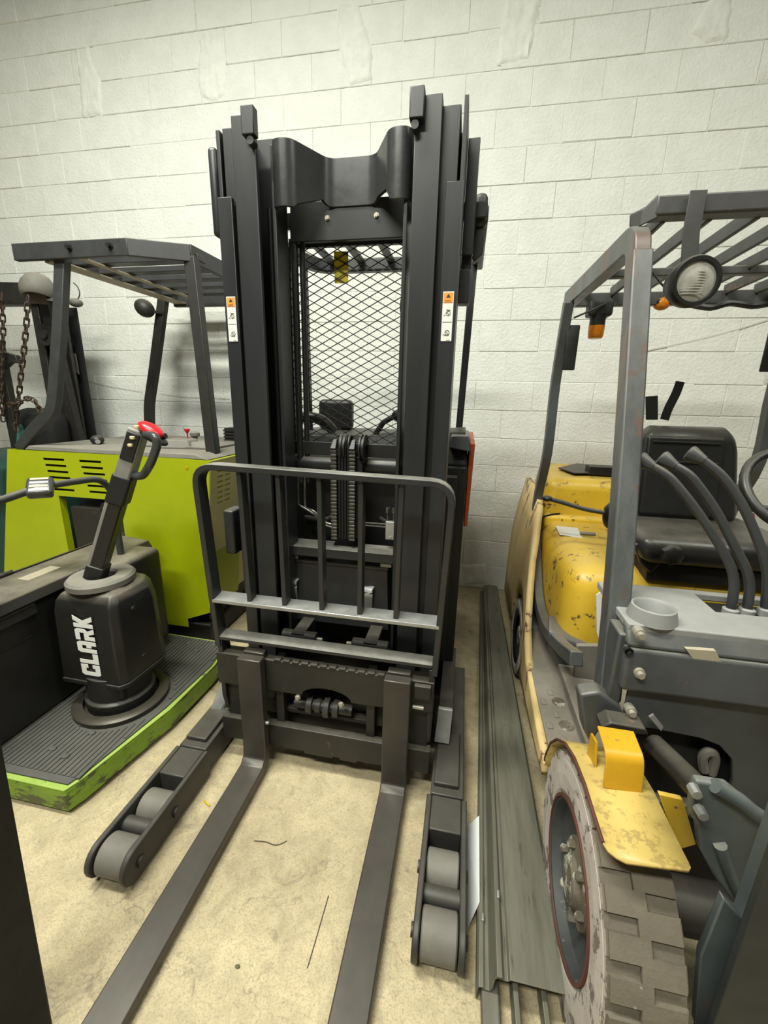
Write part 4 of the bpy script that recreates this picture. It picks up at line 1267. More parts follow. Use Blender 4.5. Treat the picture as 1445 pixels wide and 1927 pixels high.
# hooked casting at the left edge
hk = [PY(x, y, Yo - 0.10) for x, y in ((-20, 650), (5, 662), (28, 668), (34, 684), (20, 682), (8, 692), (2, 715), (-20, 720))]
part('mast_hook', B().prism(hk, (0, 0.04, 0)), M_DARKM, of, bevel=0.004)
c = PY(72, 545, -0.62)
wl = part('work_lamp', B().lathe(c, (0.10, -0.25, -0.95), [(0.0, -0.105), (0.035, -0.10), (0.07, -0.08), (0.095, -0.04), (0.105, 0.0), (0.10, 0.045), (0.085, 0.06), (0.075, 0.05), (0.07, 0.0), (0.0, -0.02)], n=24), M_DUSTG, of, bevel=0)
part('lamp_mount', B().bar(PY(95, 560, -0.62), PY(120, 590, -0.45), 0.05, 0.05), M_DARKM, wl, bevel=0.003)
part('lamp_stay', B().bar(PY(92, 568, -0.62), PY(110, 660, -0.45), 0.016, 0.016), M_DARKM, wl, bevel=0.002)
part('side_pod', B().hexa([PY(128, 690, -0.36), PY(150, 706, -0.36), PY(150, 706, -0.30), PY(128, 690, -0.30), PY(131, 664, -0.36), PY(143, 666, -0.36), PY(143, 666, -0.30), PY(131, 664, -0.30)]), M_DUSTG, of, bevel=0.004)
part('side_pod', B().ellipsoid(PY(143, 570, -0.36), (0.05, 0.04, 0.03)), M_DUSTG, of, bevel=0)
for pts in ([(138, 532), (146, 540), (150, 552), (147, 562), (140, 568)], [(134, 635), (138, 648), (136, 658), (130, 655), (132, 640)]):
    part('loose_wire', B().tube([PY(x, y, -0.34) for x, y in pts], 0.004, 6, sm=4), M_HOSE, of, bevel=0)
part('pulley_hub', B().lathe(PY(88, 630, Yo - 0.10), (0, -1, 0), [(0, 0.03), (0.03, 0.03), (0.03, 0.015), (0.075, 0.015), (0.075, -0.02), (0, -0.02)], n=24), M_DARKM, of, bevel=0)
part('forklift_body', B().rbox(-4.0, -3.05, -1.05, -0.20, 0.16, 1.0, 0.05), M_DKGRN, of, bevel=0)
part('body_side_rail', B().cyl((-3.6, -1.09, 0.78), (-3.02, -1.09, 0.80), 0.02, 12), M_GREYP, of, bevel=0)
part('seat_hump', B().rbox(-3.30, -2.93, -0.72, -0.52, 1.0, 1.36, 0.09), M_NEARBLK, of, bevel=0)
part('teal_cover', B().prism([PY(x, y, -0.74) for x, y in ((32, 800), (36, 798), (44, 815), (50, 840), (30, 842))], (0, 0.02, 0)), paint('light_teal', (0.05, 0.20, 0.16), rough=0.5), of, bevel=0.003)
for wx, wy in ((-3.95, -0.75), (-3.12, -0.75)):
    part('wheel', B().lathe((wx, wy, 0.2), (1, 0, 0), [(0.05, 0), (0.2, 0), (0.2, 0.14), (0.05, 0.14)], n=28), M_HOSE, of, bevel=0)


# hanging chains, each link its own piece
def chain(pts, label, pitch=0.046, r=0.0055):
    pts = smooth([Vector(p) for p in pts], 12)
    ln = [0.0]
    for a, c in zip(pts, pts[1:]):
        ln.append(ln[-1] + (c - a).length)
    root = thing('hanging_chain', label, 'chain', pts[-1])
    b = B()
    L, W = pitch * 0.68, 0.0135
    ring = [(math.cos(t) * W, 0.0, (math.sin(t) * W + (L - W if math.sin(t) > 0 else -(L - W)))) for t in [2 * PI * (k + 0.5) / 16 for k in range(16)]]
    b.tube(ring, r, 6, closed=True, up=(0, 1, 0))
    bmesh.ops.recalc_face_normals(b.bm, faces=b.bm.faces)
    me = bpy.data.meshes.new('chain_link'); b.bm.to_mesh(me); b.bm.free()
    me.materials.append(M_RUSTC)
    for p in me.polygons:
        p.use_smooth = True
    s, k = 0.0, 0
    while s < ln[-1]:
        i = max(j for j in range(len(ln)) if ln[j] <= s + 1e-9)
        i = min(i, len(pts) - 2)
        t = (s - ln[i]) / max(1e-6, ln[i + 1] - ln[i])
        p = pts[i].lerp(pts[i + 1], t)
        d = (pts[i + 1] - pts[i]).normalized()
        o = bpy.data.objects.new('chain_link', me)
        COL.objects.link(o)
        o.parent = root
        q = Vector((0, 0, 1)).rotation_difference(d)
        from mathutils import Quaternion
        o.rotation_mode = 'QUATERNION'
        o.rotation_quaternion = q @ Quaternion((0, 0, 1), math.radians(20 + 90 * (k % 2)))
        o.location = p - Vector(pts[-1])
        s += pitch
        k += 1
    return root


Yc = -0.56
chain([PY(x, y, Yc) for x, y in ((3, 560), (6, 620), (4, 660), (2, 720), (6, 790))], 'rusty chain hanging straight down from the beam of the grimy forklift')
chain([PY(x, y, Yc - 0.22) for x, y in ((52, 565), (50, 605), (47, 640), (44, 670), (40, 700), (36, 740), (30, 790), (34, 815))], 'rusty chain hanging at a slant beside the mast of the grimy forklift')
chain([PY(x, y, Yc - 0.27) for x, y in ((20, 762), (38, 756), (56, 750), (70, 762), (82, 790))], 'short rusty chain draped over the hump of the grimy forklift', pitch=0.04)

# ------------------------------------------------------------------ yellow forklift at the right
yfk = thing('yellow_forklift', 'battered yellow forklift with grey overhead guard, black seat and dirty white front tyre', 'forklift', (0.9, -1.4, 0))
# front wheel with pocketed tread
WY, WZ, WR = -2.38, 0.298, 0.297


def tire(x0, x1, cy, cz, R, rr, name='front_tyre'):
    N = 135
    us = [0.0, 0.03, 0.43, 0.57, 0.97, 1.0]

    def rad(i, j):
        i %= N
        if j in (0, 4):
            base = R - 0.006
        else:
            base = R
        if j in (0, 1) and i % 5 in (0, 1):
            return R - 0.012
        if j in (3, 4) and i % 5 in (2, 3):
            return R - 0.012
        return base

    b = B()
    def P(u, a, r):
        return (x0 + (x1 - x0) * u, cy + r * math.cos(a), cz + r * math.sin(a))
    for i in range(N):
        a0, a1 = 2 * PI * i / N, 2 * PI * (i + 1) / N
        for j in range(5):
            r = rad(i, j)
            b.face([P(us[j], a0, r), P(us[j + 1], a0, r), P(us[j + 1], a1, r), P(us[j], a1, r)])
            rn = rad(i + 1, j)
            if abs(rn - r) > 1e-6:
                b.face([P(us[j], a1, r), P(us[j + 1], a1, r), P(us[j + 1], a1, rn), P(us[j], a1, rn)])
            if j < 4:
                rm = rad(i, j + 1)
                if abs(rm - r) > 1e-6:
                    b.face([P(us[j + 1], a0, r), P(us[j + 1], a1, r), P(us[j + 1], a1, rm), P(us[j + 1], a0, rm)])
    bmesh.ops.remove_doubles(b.bm, verts=b.bm.verts, dist=1e-5)
    t = part('tyre_tread', b, M_TREAD, yfk, bevel=0, smooth_on=False)
    sw = B()
    for xe, s in ((x0, 1), (x1, -1)):
        sw.lathe((xe, cy, cz), (1, 0, 0), [(R - 0.020, s * 0.004), (R - 0.024, -s * 0.001), (R - 0.06, -s * 0.004), (rr + 0.012, -s * 0.002), (rr, s * 0.004), (rr - 0.004, s * 0.03)], n=N)
        # shoulder ring between sidewall and tread pockets
        rg = [(R - 0.020, s * 0.004), (R - 0.0172, s * 0.0045)]
        sw.lathe((xe, cy, cz), (1, 0, 0), rg, n=N)
        for i in range(N):
            a0, a1 = 2 * PI * i / N, 2 * PI * (i + 1) / N
            r = rad(i, 0 if s > 0 else 4)
            u = 0.0 if s > 0 else 1.0
            sw.face([P(u, a0, R - 0.0235), P(u, a1, R - 0.0235), P(u, a1, r), P(u, a0, r)])
    part('tyre_sidewall', sw, M_TIRE, yfk, bevel=0, smooth_on=False)
    rm = B()
    rm.lathe((x0, cy, cz), (1, 0, 0), [(rr, 0.004), (rr - 0.004, 0.0), (rr - 0.012, 0.002), (rr - 0.016, 0.028), (0.12, 0.045), (0.10, 0.05), (0.0, 0.05)], n=48)
    w = part('wheel_rim', rm, M_RIM, yfk, bevel=0)
    part('rim_lip', B().lathe((x0, cy, cz), (1, 0, 0), [(rr + 0.002, 0.003), (rr + 0.002, -0.004), (rr - 0.006, -0.004), (rr - 0.006, 0.003), (rr + 0.002, 0.003)], n=48), M_RUSTE, w, bevel=0)
    hb = B().lathe((x0, cy, cz), (1, 0, 0), [(0.105, 0.05), (0.095, 0.022), (0.06, 0.016), (0.05, 0.002), (0.0, 0.0)], n=24)
    part('hub', hb, M_HUB, w, bevel=0)
    for k in range(6):
        a = 2 * PI * k / 6
        part('wheel_nut', B().lathe((x0 + 0.020, cy + 0.08 * math.cos(a), cz + 0.08 * math.sin(a)), (-1, 0, 0), [(0.011, 0), (0.011, 0.014), (0.006, 0.018), (0, 0.018)], n=6), M_HUB, w, bevel=0)


tire(0.337, 0.477, WY, WZ, WR, 0.186)
part('front_axle', B().cyl((0.45, WY, WZ), (1.35, WY, WZ), 0.06, 20), M_DARKM, yfk, bevel=0)
part('far_front_wheel', B().lathe((1.33, WY, WZ), (1, 0, 0), [(0.05, 0), (WR, 0), (WR, 0.14), (0.05, 0.14)], n=40), M_TREAD, yfk, bevel=0)

# fender over the front wheel
fp = [(-2.052, 0.29), (-2.056, 0.37), (-2.09, 0.45), (-2.145, 0.515), (-2.215, 0.568), (-2.30, 0.603), (-2.39, 0.618), (-2.46, 0.618), (-2.53, 0.620)]
def fender_sheet(xa, xb, pts, th):
    b = B()
    up = []
    for i, (y, z) in enumerate(pts):
        d = Vector((0, pts[min(i + 1, len(pts) - 1)][0] - pts[max(i - 1, 0)][0], pts[min(i + 1, len(pts) - 1)][1] - pts[max(i - 1, 0)][1])).normalized()
        n = Vector((0, d.z, -d.y)) * th
        up.append((y - n.y, z - n.z) if False else (y + n.y, z + n.z))
    pl = [(xa, y, z) for y, z in pts] + [(xa, y, z) for y, z in reversed(up)]
    b.prism(pl, (xb - xa, 0, 0))
    return b
fpx = [(0.333, 0.480)] * len(fp) + [(0.338, 0.480), (0.350, 0.479), (0.366, 0.472)]
fpp = fp + [(-2.545, 0.621), (-2.556, 0.622), (-2.563, 0.622)]
b = B()
g0, g1 = [], []
for (y, z), (xa_, xb_) in zip(fpp, fpx):
    lift = 0.012 if y < -2.25 else 0.0
    g0.append([b.bm.verts.new((xa_, y, z)), b.bm.verts.new(((xa_ + xb_) / 2, y, z + lift * 0.5)), b.bm.verts.new((xb_, y, z + lift))])
for a_, c_ in zip(g0, g0[1:]):
    for i in range(2):
        b.bm.faces.new([a_[i], a_[i + 1], c_[i + 1], c_[i]])
fd = part('fender', b, M_YELP, yfk, bevel=0)
fd.modifiers.new('thick', 'SOLIDIFY').thickness = 0.006
rim_path = [Vector((0.333, y, z)) for y, z in fp]
part('fender_rust_edge', B().tube(rim_path, 0.0042, 8), M_RUSTE, fd, bevel=0)
part('fender_bracket', B().sweep(fillet([(0.412, -2.395, 0.622), (0.412, -2.388, 0.672), (0.410, -2.380, 0.705), (0.410, -2.31, 0.715)], 0.025, 5), rect(0.082, 0.007), up=(0, -0.8, 0.6)), M_YELB, yfk, bevel=0.002)
part('fender_side_bracket', B().prism([(0.372, -2.33, 0.61), (0.372, -2.27, 0.59), (0.372, -2.27, 0.66), (0.372, -2.31, 0.67)], (0.006, 0, 0)), M_YELB, yfk, bevel=0.001)
mt_ = [PY(x, y, -2.24) for x, y in ((1090, 1308), (1128, 1302), (1168, 1330), (1186, 1374), (1142, 1366), (1126, 1380), (1112, 1402), (1098, 1375))]
part('fender_mount', B().prism(mt_, (0.0, 0.05, 0.0)), M_GREY, yfk, bevel=0.008, seg=3)
part('mount_pad', B().prism([PY(x, y, -2.30) for x, y in ((1130, 1370), (1150, 1360), (1215, 1372), (1222, 1384), (1140, 1380))], (0, 0.05, 0)), M_DARKM, yfk, bevel=0.004)
part('inner_yellow_bracket', B().prism([PY(x, y, -2.40) for x, y in ((1240, 1495), (1285, 1505), (1310, 1590), (1275, 1600))], (0, 0.012, 0)), M_YEL, yfk, bevel=0.002)

# side sill, step and rear wheel
ys = [-2.06, -1.95, -1.8, -1.65, -1.5, -1.42, -1.36, -1.312, -1.28, -1.22, -1.15, -1.08, -1.01, -0.94, -0.88, -0.85, -0.8, -0.65, -0.5, -0.35]
def skirt_top(y):
    k = [(-2.06, 0.345), (-1.5, 0.362), (-1.36, 0.43), (-1.22, 0.60), (-1.08, 0.80), (-0.94, 0.94), (-0.8, 0.99), (-0.35, 1.0)]
    for (a_, za), (c_, zc) in zip(k, k[1:]):
        if y <= c_:
            return za + (zc - za) * (y - a_) / (c_ - a_)
    return k[-1][1]
b = B()
cols = []
for y in ys:
    d_ = abs(y + 1.08)
    zb_ = 0.235 + math.sqrt(max(0.0, 0.236 ** 2 - d_ * d_)) if d_ < 0.236 else (0.30 + 0.13 * min(0.0, max(-1.0, (-2.06 - y) / 0.7)) if y < -1.3 else 0.17)
    zt_ = skirt_top(y)
    col_ = []
    for j in range(6):
        z = zb_ + (zt_ - zb_) * j / 5
        x = 0.327 + 0.030 * min(1, max(0, (y + 1.9) / 0.8)) + 0.065 * max(0.0, z - 0.40) ** 1.25 + 0.12 * max(0.0, z - 0.72)
        col_.append(b.bm.verts.new((x, y, z)))
    cols.append(col_)
for a_, c_ in zip(cols, cols[1:]):
    for j in range(5):
        b.bm.faces.new([a_[j], c_[j], c_[j + 1], a_[j + 1]])
sk = part('side_skirt', b, M_YELW, yfk, bevel=0)
sm_ = sk.modifiers.new('thick', 'SOLIDIFY'); sm_.thickness = 0.03; sm_.offset = 1.0
st = part('step_plate', B().box(0.352, 0.66, -2.06, -1.22, 0.335, 0.360), M_STEP, yfk, bevel=0.004)
tb = B()
for r in range(6):
    for cidx in range(4):
        if (r + cidx) % 2 == 0 or r % 2 == 0:
            x, y = 0.372 + cidx * 0.036, -2.03 + r * 0.062
            if any(math.hypot(x - sx_, y - sy_) < 0.035 for sx_, sy_ in ((0.43, -1.77), (0.432, -1.895))):
                continue
            tb.rbox(x - 0.011, x + 0.011, y - 0.017, y + 0.017, 0.358, 0.364, 0.003, 2)
part('step_tread_lugs', tb, M_STEP, st, bevel=0, kind='stuff')
for x, y in ((0.43, -1.77), (0.432, -1.895)):
    part('step_bolt', B().lathe((x, y, 0.3602), (0, 0, 1), [(0.026, 0), (0.024, 0.003), (0.010, 0.002), (0.009, 0.005), (0, 0.005)], n=18), M_RUSTE if False else M_HUB, st, bevel=0)
part('rear_tyre', B().lathe((0.362, -1.06, 0.215), (1, 0, 0), [(0.12, 0.01), (0.14, 0.0), (0.205, 0.0), (0.213, 0.01), (0.213, 0.13), (0.12, 0.13)], n=44), M_HOSE, yfk, bevel=0)
part('rear_tyre', B().lathe((1.32, -1.06, 0.215), (1, 0, 0), [(0.05, 0.0), (0.205, 0.0), (0.213, 0.01), (0.213, 0.13), (0.05, 0.13)], n=44), M_HOSE, yfk, bevel=0)
part('rear_tyre_wall', B().lathe((0.362, -1.06, 0.215), (1, 0, 0), [(0.150, 0.0), (0.155, -0.003), (0.200, -0.003), (0.206, 0.001)], n=44), M_TIRE, yfk, bevel=0)
part('rear_wheel_disc', B().lathe((0.37, -1.06, 0.215), (1, 0, 0), [(0.0, 0.0), (0.05, 0.0), (0.07, 0.02), (0.125, 0.02)], n=28), M_HUB, yfk, bevel=0)

# counterweight
b = B().hexa([(0.375, -0.86, 0.14), (1.46, -0.86, 0.14), (1.46, -0.13, 0.20), (0.40, -0.13, 0.20), (0.475, -0.80, 1.075), (1.37, -0.80, 1.075), (1.33, -0.20, 1.09), (0.52, -0.20, 1.09)])
cwt = part('counterweight', b, M_YEL, yfk, bevel=0.06, seg=5)
part('rear_ledge', B().box(0.47, 1.35, -0.86, -0.70, 0.78, 0.875), M_YEL, yfk, bevel=0.02, seg=3)
part('tow_plate', B().prism([PZ(x, y, 1.09) for x, y in ((1050, 882), (1085, 874), (1170, 882), (1175, 893), (1080, 892))], (0, 0, 0.008)), M_DARKM, cwt, bevel=0.002)
part('tow_block', B().box(0.72, 0.90, -0.68, -0.58, 1.085, 1.135), M_BLACKD, cwt, bevel=0.004)

# hood under the seat
hd = part('hood', B().rbox(0.45, 1.36, -1.60, -0.76, 0.36, 0.845, 0.10, 6), M_YEL, yfk, bevel=0)
part('hood_handle', B().rbox(0.60, 0.675, -1.11, -1.09, 0.846, 0.862, 0.007, 3), M_GREYP, hd, bevel=0)
part('torn_label', B().hexa([(0.50, -1.13, 0.8455), (0.60, -1.16, 0.8455), (0.62, -0.98, 0.8455), (0.51, -0.97, 0.8455), (0.50, -1.13, 0.8465), (0.60, -1.16, 0.8465), (0.62, -0.98, 0.8465), (0.51, -0.97, 0.8465)]), M_LABW, hd, bevel=0, label='torn pale label')
part('white_flap', B().prism([PY(x, y, -1.75) for x, y in ((1122, 1120), (1133, 1112), (1128, 1205), (1123, 1190))], (0, 0.004, 0)), M_WHITE, yfk, bevel=0, label='white plastic flap')
part('hood_seam', B().tube([PX(x, y, 0.452) for x, y in ((1013, 990), (1020, 975), (1035, 969), (1052, 967))], 0.005, 6, sm=3), M_VOID, hd, bevel=0)
hs = [PY(x, y, -1.30) for x, y in ((1030, 938), (1045, 942), (1060, 946), (1100, 958), (1145, 966))]
hz = part('seat_lever', B().tube(hs, 0.010, 10, sm=4), M_GREYD, yfk, bevel=0)
part('lever_knob', B().ellipsoid(hs[0], (0.022, 0.02, 0.014)), M_HOSE, hz, bevel=0)
part('lever_boot', B().ellipsoid(PY(1148, 970, -1.30), (0.03, 0.04, 0.06)), M_HOSE, hz, bevel=0)

# rear pillar sweeping down to the step
Xp = 0.425
rp = [PX(x, y, Xp) for x, y in ((1070, 568), (1045, 720), (1030, 850), (1013, 930), (1008, 975), (1010, 1060), (1014, 1130), (1028, 1180), (1055, 1215), (1085, 1240))]
part('rear_pillar', B().sweep(smooth(rp, 4), rect(0.050, 0.042), up=(-1, 0, 0)), M_GREY, yfk, bevel=0.004)
rp2 = [Vector((1.385, p.y, p.z)) for p in rp]
part('rear_pillar', B().sweep(smooth(rp2, 4), rect(0.050, 0.042), up=(-1, 0, 0)), M_GREY, yfk, bevel=0.004)
ft = [PY(x, y, -1.62) for x, y in ((1030, 1185), (1060, 1200), (1100, 1212), (1122, 1222), (1112, 1300), (1086, 1305), (1050, 1265), (1032, 1225))]
part('pillar_foot', B().prism(ft, (0.03, 0.16, 0.0)), M_GREY, yfk, bevel=0.02, seg=4)
part('kick_panel', B().prism([PY(x, y, -1.70) for x, y in ((1085, 1215), (1150, 1215), (1150, 1330), (1075, 1325))], (0.0, 0.02, 0)), M_STEP, yfk, bevel=0.004)
part('mirror_plate', B().rbox(*sorted((PY(1068, 610, -1.0).x, PY(1092, 610, -1.0).x)), -1.01, -0.995, PY(1078, 697, -1.0).z, PY(1078, 612, -1.0).z, 0.006), M_BLACKD, yfk, bevel=0)
part('mirror_plate', B().rbox(1.27, 1.345, -1.01, -0.995, PY(1430, 700, -1.0).z, PY(1430, 610, -1.0).z, 0.006), M_BLACKD, yfk, bevel=0)

# front pillars and overhead guard
fpil = [PX(1141, 1310, 0.435), PX(1158, 1150, 0.44), PX(1180, 850, 0.45), PX(1203, 480, 0.465)]
part('front_pillar', B().sweep(smooth(fpil, 4), rect(0.062, 0.056), up=(-1, 0, 0)), M_PILLAR, yfk, bevel=0.006)
part('front_pillar', B().sweep(smooth([Vector((1.81 - p.x, p.y, p.z)) for p in fpil], 4), rect(0.062, 0.056), up=(-1, 0, 0)), M_PILLAR, yfk, bevel=0.006)
topf = fpil[-1]
part('guard_side_beam', B().sweep(fillet([topf + Vector((0, -0.004, -0.05)), topf + Vector((0, 0.03, 0.06)), PX(1070, 566, 0.452)], 0.09, 6), rect(0.075, 0.046), up=(-1, 0, 0)), M_PILLAR, yfk, bevel=0.005)
part('guard_side_beam', B().bar((1.345, topf.y, 2.0), (1.36, -0.80, 1.985), 0.046, 0.075), M_GUARD, yfk, bevel=0.005)
Yg = -1.74
zt, zb = PY(1300, 363, Yg).z, PY(1300, 402, Yg).z
part('guard_front_beam', B().box(PY(1236, 380, Yg).x, 1.36, Yg, Yg + 0.06, zb, zt), M_GUARD, yfk, bevel=0.006)
part('guard_corner_wedge', B().hexa([PY(1184, 428, Yg + 0.06), PY(1205, 432, Yg + 0.04), PY(1205, 432, Yg + 0.10), PY(1184, 428, Yg + 0.14), PY(1185, 404, Yg + 0.06), PY(1215, 388, Yg + 0.03), PY(1215, 388, Yg + 0.10), PY(1185, 404, Yg + 0.14)]), M_GUARD, yfk, bevel=0.004)
part('guard_corner', B().hexa([PY(1200, 428, Yg + 0.02), PY(1238, 410, Yg), PY(1238, 410, Yg + 0.06), PY(1200, 428, Yg + 0.09), PY(1208, 396, Yg + 0.02), PY(1238, 365, Yg), PY(1238, 365, Yg + 0.06), PY(1208, 396, Yg + 0.09)]), M_GUARD, yfk, bevel=0.004)
Yr = -0.80
part('guard_rear_beam', B().box(0.45, 1.40, Yr - 0.02, Yr + 0.02, 1.955, 2.015), M_GUARD, yfk, bevel=0.004)
part('guard_mid_beam', B().box(0.46, 1.38, -1.21, -1.17, 1.985, 2.015), M_GUARD, yfk, bevel=0.004)
for k in range(7):
    xx = 0.535 + k * 0.125
    part('guard_bar', B().bar((xx, Yg + 0.05, 2.03), (xx, Yr, 2.018), 0.014, 0.045), M_GUARD, yfk, bevel=0.003)
part('twisted_strap', B().tube([(1.02, -0.83, 1.95), (1.10, -0.84, 1.935), (1.18, -0.83, 1.955), (1.27, -0.84, 1.94), (1.34, -0.83, 1.95)], 0.014, 8, sm=4), M_HOSE, yfk, bevel=0)

# work light on its strap
strap = [PY(1315, 358, Yg - 0.01), PY(1308, 395, Yg - 0.012), PY(1300, 440, Yg - 0.012), PY(1297, 490, Yg - 0.01)]
wl = part('work_light', B().ellipsoid(PY(1300, 534, Yg + 0.02), (0.072, 0.062, 0.060), Matrix.Rotation(math.radians(-8), 3, 'Z')), M_HOSE, yfk, bevel=0, label='black round work light with clear lens')
part('light_strap', B().sweep(strap, rect(0.044, 0.005), up=(0, -1, 0)), M_GUARD, wl, bevel=0.001)
lc = PY(1308, 530, Yg - 0.035)
ld = (CAM - lc); ld.z = -0.1; ld.x = 0.10; ld.normalize()
part('light_bezel', B().lathe(lc, ld, [(0.066, -0.03), (0.069, 0.0), (0.064, 0.012), (0.054, 0.012), (0.052, 0.004)], n=32), M_HOSE, wl, bevel=0)
lens = B().lathe(lc, ld, [(0.053, 0.004), (0.035, 0.010), (0.0, 0.013)], n=32)
part('light_lens', lens, M_LENS, wl, bevel=0)
ribs = B()
for k in range(9):
    zc = lc.z - 0.032 + k * 0.007
    hw = 0.045 * math.sqrt(max(0.05, 1 - ((zc - lc.z) / 0.055) ** 2))
    ribs.bar(lc + ld * 0.0125 + Vector((-hw, hw * 0.10, zc - lc.z)), lc + ld * 0.0125 + Vector((hw * 0.4, -hw * 0.04, zc - lc.z)), 0.002, 0.002)
part('lens_ribs', ribs, M_LENS, wl, bevel=0, kind='stuff')
part('light_wire', B().tube([PY(1226, 510, Yg + 0.05), PY(1245, 535, Yg + 0.04), PY(1258, 548, Yg + 0.03)], 0.003, 6, sm=3), M_HOSE, wl, bevel=0)
# beacons under the rear beam
bc = PY(1127, 585, -0.86)
bh = part('beacon', B().rbox(bc.x - 0.055, bc.x + 0.055, -0.90, -0.82, PY(1127, 597, -0.86).z, 1.965, 0.012), M_BLACKD, yfk, bevel=0, label='black strobe box with amber beacon')
part('beacon_neck', B().lathe((bc.x, -0.86, PY(1127, 614, -0.86).z), (0, 0, 1), [(0.036, 0), (0.036, 0.03), (0.042, 0.05)], n=20), M_BLACKD, bh, bevel=0)
part('amber_lens', B().lathe((bc.x, -0.86, PY(1127, 638, -0.86).z), (0, 0, 1), [(0.0, 0.0), (0.030, 0.002), (0.035, 0.010), (0.038, 0.060), (0.0, 0.060)], n=24), M_AMBER, bh, bevel=0)
part('beacon_wire', B().tube([PY(1140, 571, -0.91), PY(1110, 585, -0.93), PY(1080, 598, -0.95)], 0.005, 6, sm=3), M_HOSE, bh, bevel=0)
sb = PY(1245, 571, -0.80)
part('small_amber_lamp', B().ellipsoid(sb, (0.040, 0.03, 0.032)), M_AMBER, yfk, bevel=0)
part('amber_lamp_cap', B().box(sb.x - 0.03, sb.x + 0.04, -0.825, -0.775, sb.z + 0.015, 1.96), M_BLACKD, yfk, bevel=0.003)

# seat: backrest with bolsters, cushion, base, belt
def soft_box(x0, x1, y0, y1, z0, z1, r):
    return B().rbox(x0, x1, y0, y1, z0, z1, r, 6)
sbk = B().rbox(0.70, 1.155, -1.34, -1.21, 0.985, 1.415, 0.062, 7)
for v in sbk.bm.verts:
    v.co.y += (v.co.z - 1.0) * 0.16
    v.co.x = 0.93 + (v.co.x - 0.93) * (1.0 - 0.16 * max(0, (v.co.z - 1.22)) / 0.2)
    if v.co.z > 1.3:
        v.co.z -= 0.07 * (abs(v.co.x - 0.93) / 0.2) ** 4
sbo = part('seat_backrest', sbk, M_SEAT, yfk, bevel=0)
ins = B().rbox(0.755, 1.05, -1.352, -1.32, 1.03, 1.36, 0.014, 4)
for v in ins.bm.verts:
    v.co.y += (v.co.z - 1.0) * 0.16
part('seat_back_inset', ins, M_SEAT, sbo, bevel=0)
for zc in (1.255, 1.335):
    part('seat_seam', B().bar((0.775, -1.356 + (zc - 1.0) * 0.16, zc), (1.03, -1.356 + (zc - 1.0) * 0.16, zc), 0.006, 0.008), M_SEAT, sbo, bevel=0.002)
cu = B().rbox(0.66, 1.22, -1.66, -1.20, 0.895, 1.005, 0.052, 6)
for v in cu.bm.verts:
    v.co.z += 0.02 * ((v.co.x - 0.94) / 0.28) ** 2
part('seat_cushion', cu, M_SEAT, yfk, bevel=0)
part('seat_base', B().rbox(0.72, 1.22, -1.60, -1.15, 0.83, 0.90, 0.01, 2), M_BLACKD, yfk, bevel=0)
kn = PY(1262, 1043, -1.66)
kb = B().lathe(kn, (0, -1, 0), [(0.0, 0.03), (0.022, 0.03), (0.034, 0.022), (0.036, 0.0), (0.0, 0.0)], n=20)
for i, v in enumerate(kb.bm.verts):
    a = math.atan2(v.co.z - kn.z, v.co.x - kn.x)
    rr_ = 1 + 0.07 * math.cos(a * 7)
    v.co.x = kn.x + (v.co.x - kn.x) * rr_; v.co.z = kn.z + (v.co.z - kn.z) * rr_
part('seat_knob', kb, M_HOSE, yfk, bevel=0)
part('seat_adjuster', B().prism([PY(x, y, -1.62) for x, y in ((1192, 1024), (1215, 1022), (1250, 1035), (1250, 1055), (1225, 1080), (1205, 1060))], (0, 0.02, 0)), M_HOSE, yfk, bevel=0.006)
blt = [PY(x, y, -1.18) for x, y in ((1250, 790), (1258, 768), (1272, 740), (1280, 718))]
part('seat_belt', B().sweep(smooth(blt, 3), rect(0.040, 0.004), up=(0.3, -1, 0.1)), M_HOSE, yfk, bevel=0)
part('belt_buckle', B().hexa([PY(1215, 790, -1.18), PY(1238, 790, -1.18), PY(1238, 790, -1.16), PY(1215, 790, -1.16), PY(1214, 746, -1.18), PY(1238, 744, -1.18), PY(1238, 744, -1.16), PY(1214, 746, -1.16)]), M_HOSE, yfk, bevel=0.003)

# cowl, dash and levers
Yc2 = -2.25
b = B()
z1, z0 = 0.945, 0.80
xl = 0.425
b.hexa([(xl, Yc2 - 0.012, 0.79), (1.38, Yc2 - 0.012, 0.79), (1.38, Yc2 + 0.02, 0.79), (xl, Yc2 + 0.02, 0.79), (xl, Yc2, 0.905), (1.38, Yc2, 0.905), (1.38, Yc2 + 0.03, 0.905), (xl, Yc2 + 0.03, 0.905)])
b.hexa([(xl, Yc2, 0.905), (1.38, Yc2, 0.905), (1.38, Yc2 + 0.03, 0.905), (xl, Yc2 + 0.03, 0.905), (xl, Yc2 + 0.035, 0.955), (1.38, Yc2 + 0.035, 0.955), (1.38, Yc2 + 0.06, 0.955), (xl, Yc2 + 0.06, 0.955)])
cw_ = part('cowl_beam', b, M_GREY, yfk, bevel=0.012, seg=3)
low = [(xl + 0.03, 0.80), (1.38, 0.80), (1.38, 0.42), (0.735, 0.42), (0.735, 0.56), (0.72, 0.62), (0.685, 0.655), (0.64, 0.668), (0.53, 0.675), (0.49, 0.672), (0.455, 0.675)]
part('cowl_panel', B().prism([(x, Yc2 + 0.012, z) for x, z in low], (0, 0.012, 0)), M_GREY, yfk, bevel=0.002)
part('cowl_side_plate', B().box(0.412, 0.445, Yc2 + 0.02, Yc2 + 0.10, 0.69, 0.93), M_GREY, yfk, bevel=0.006)
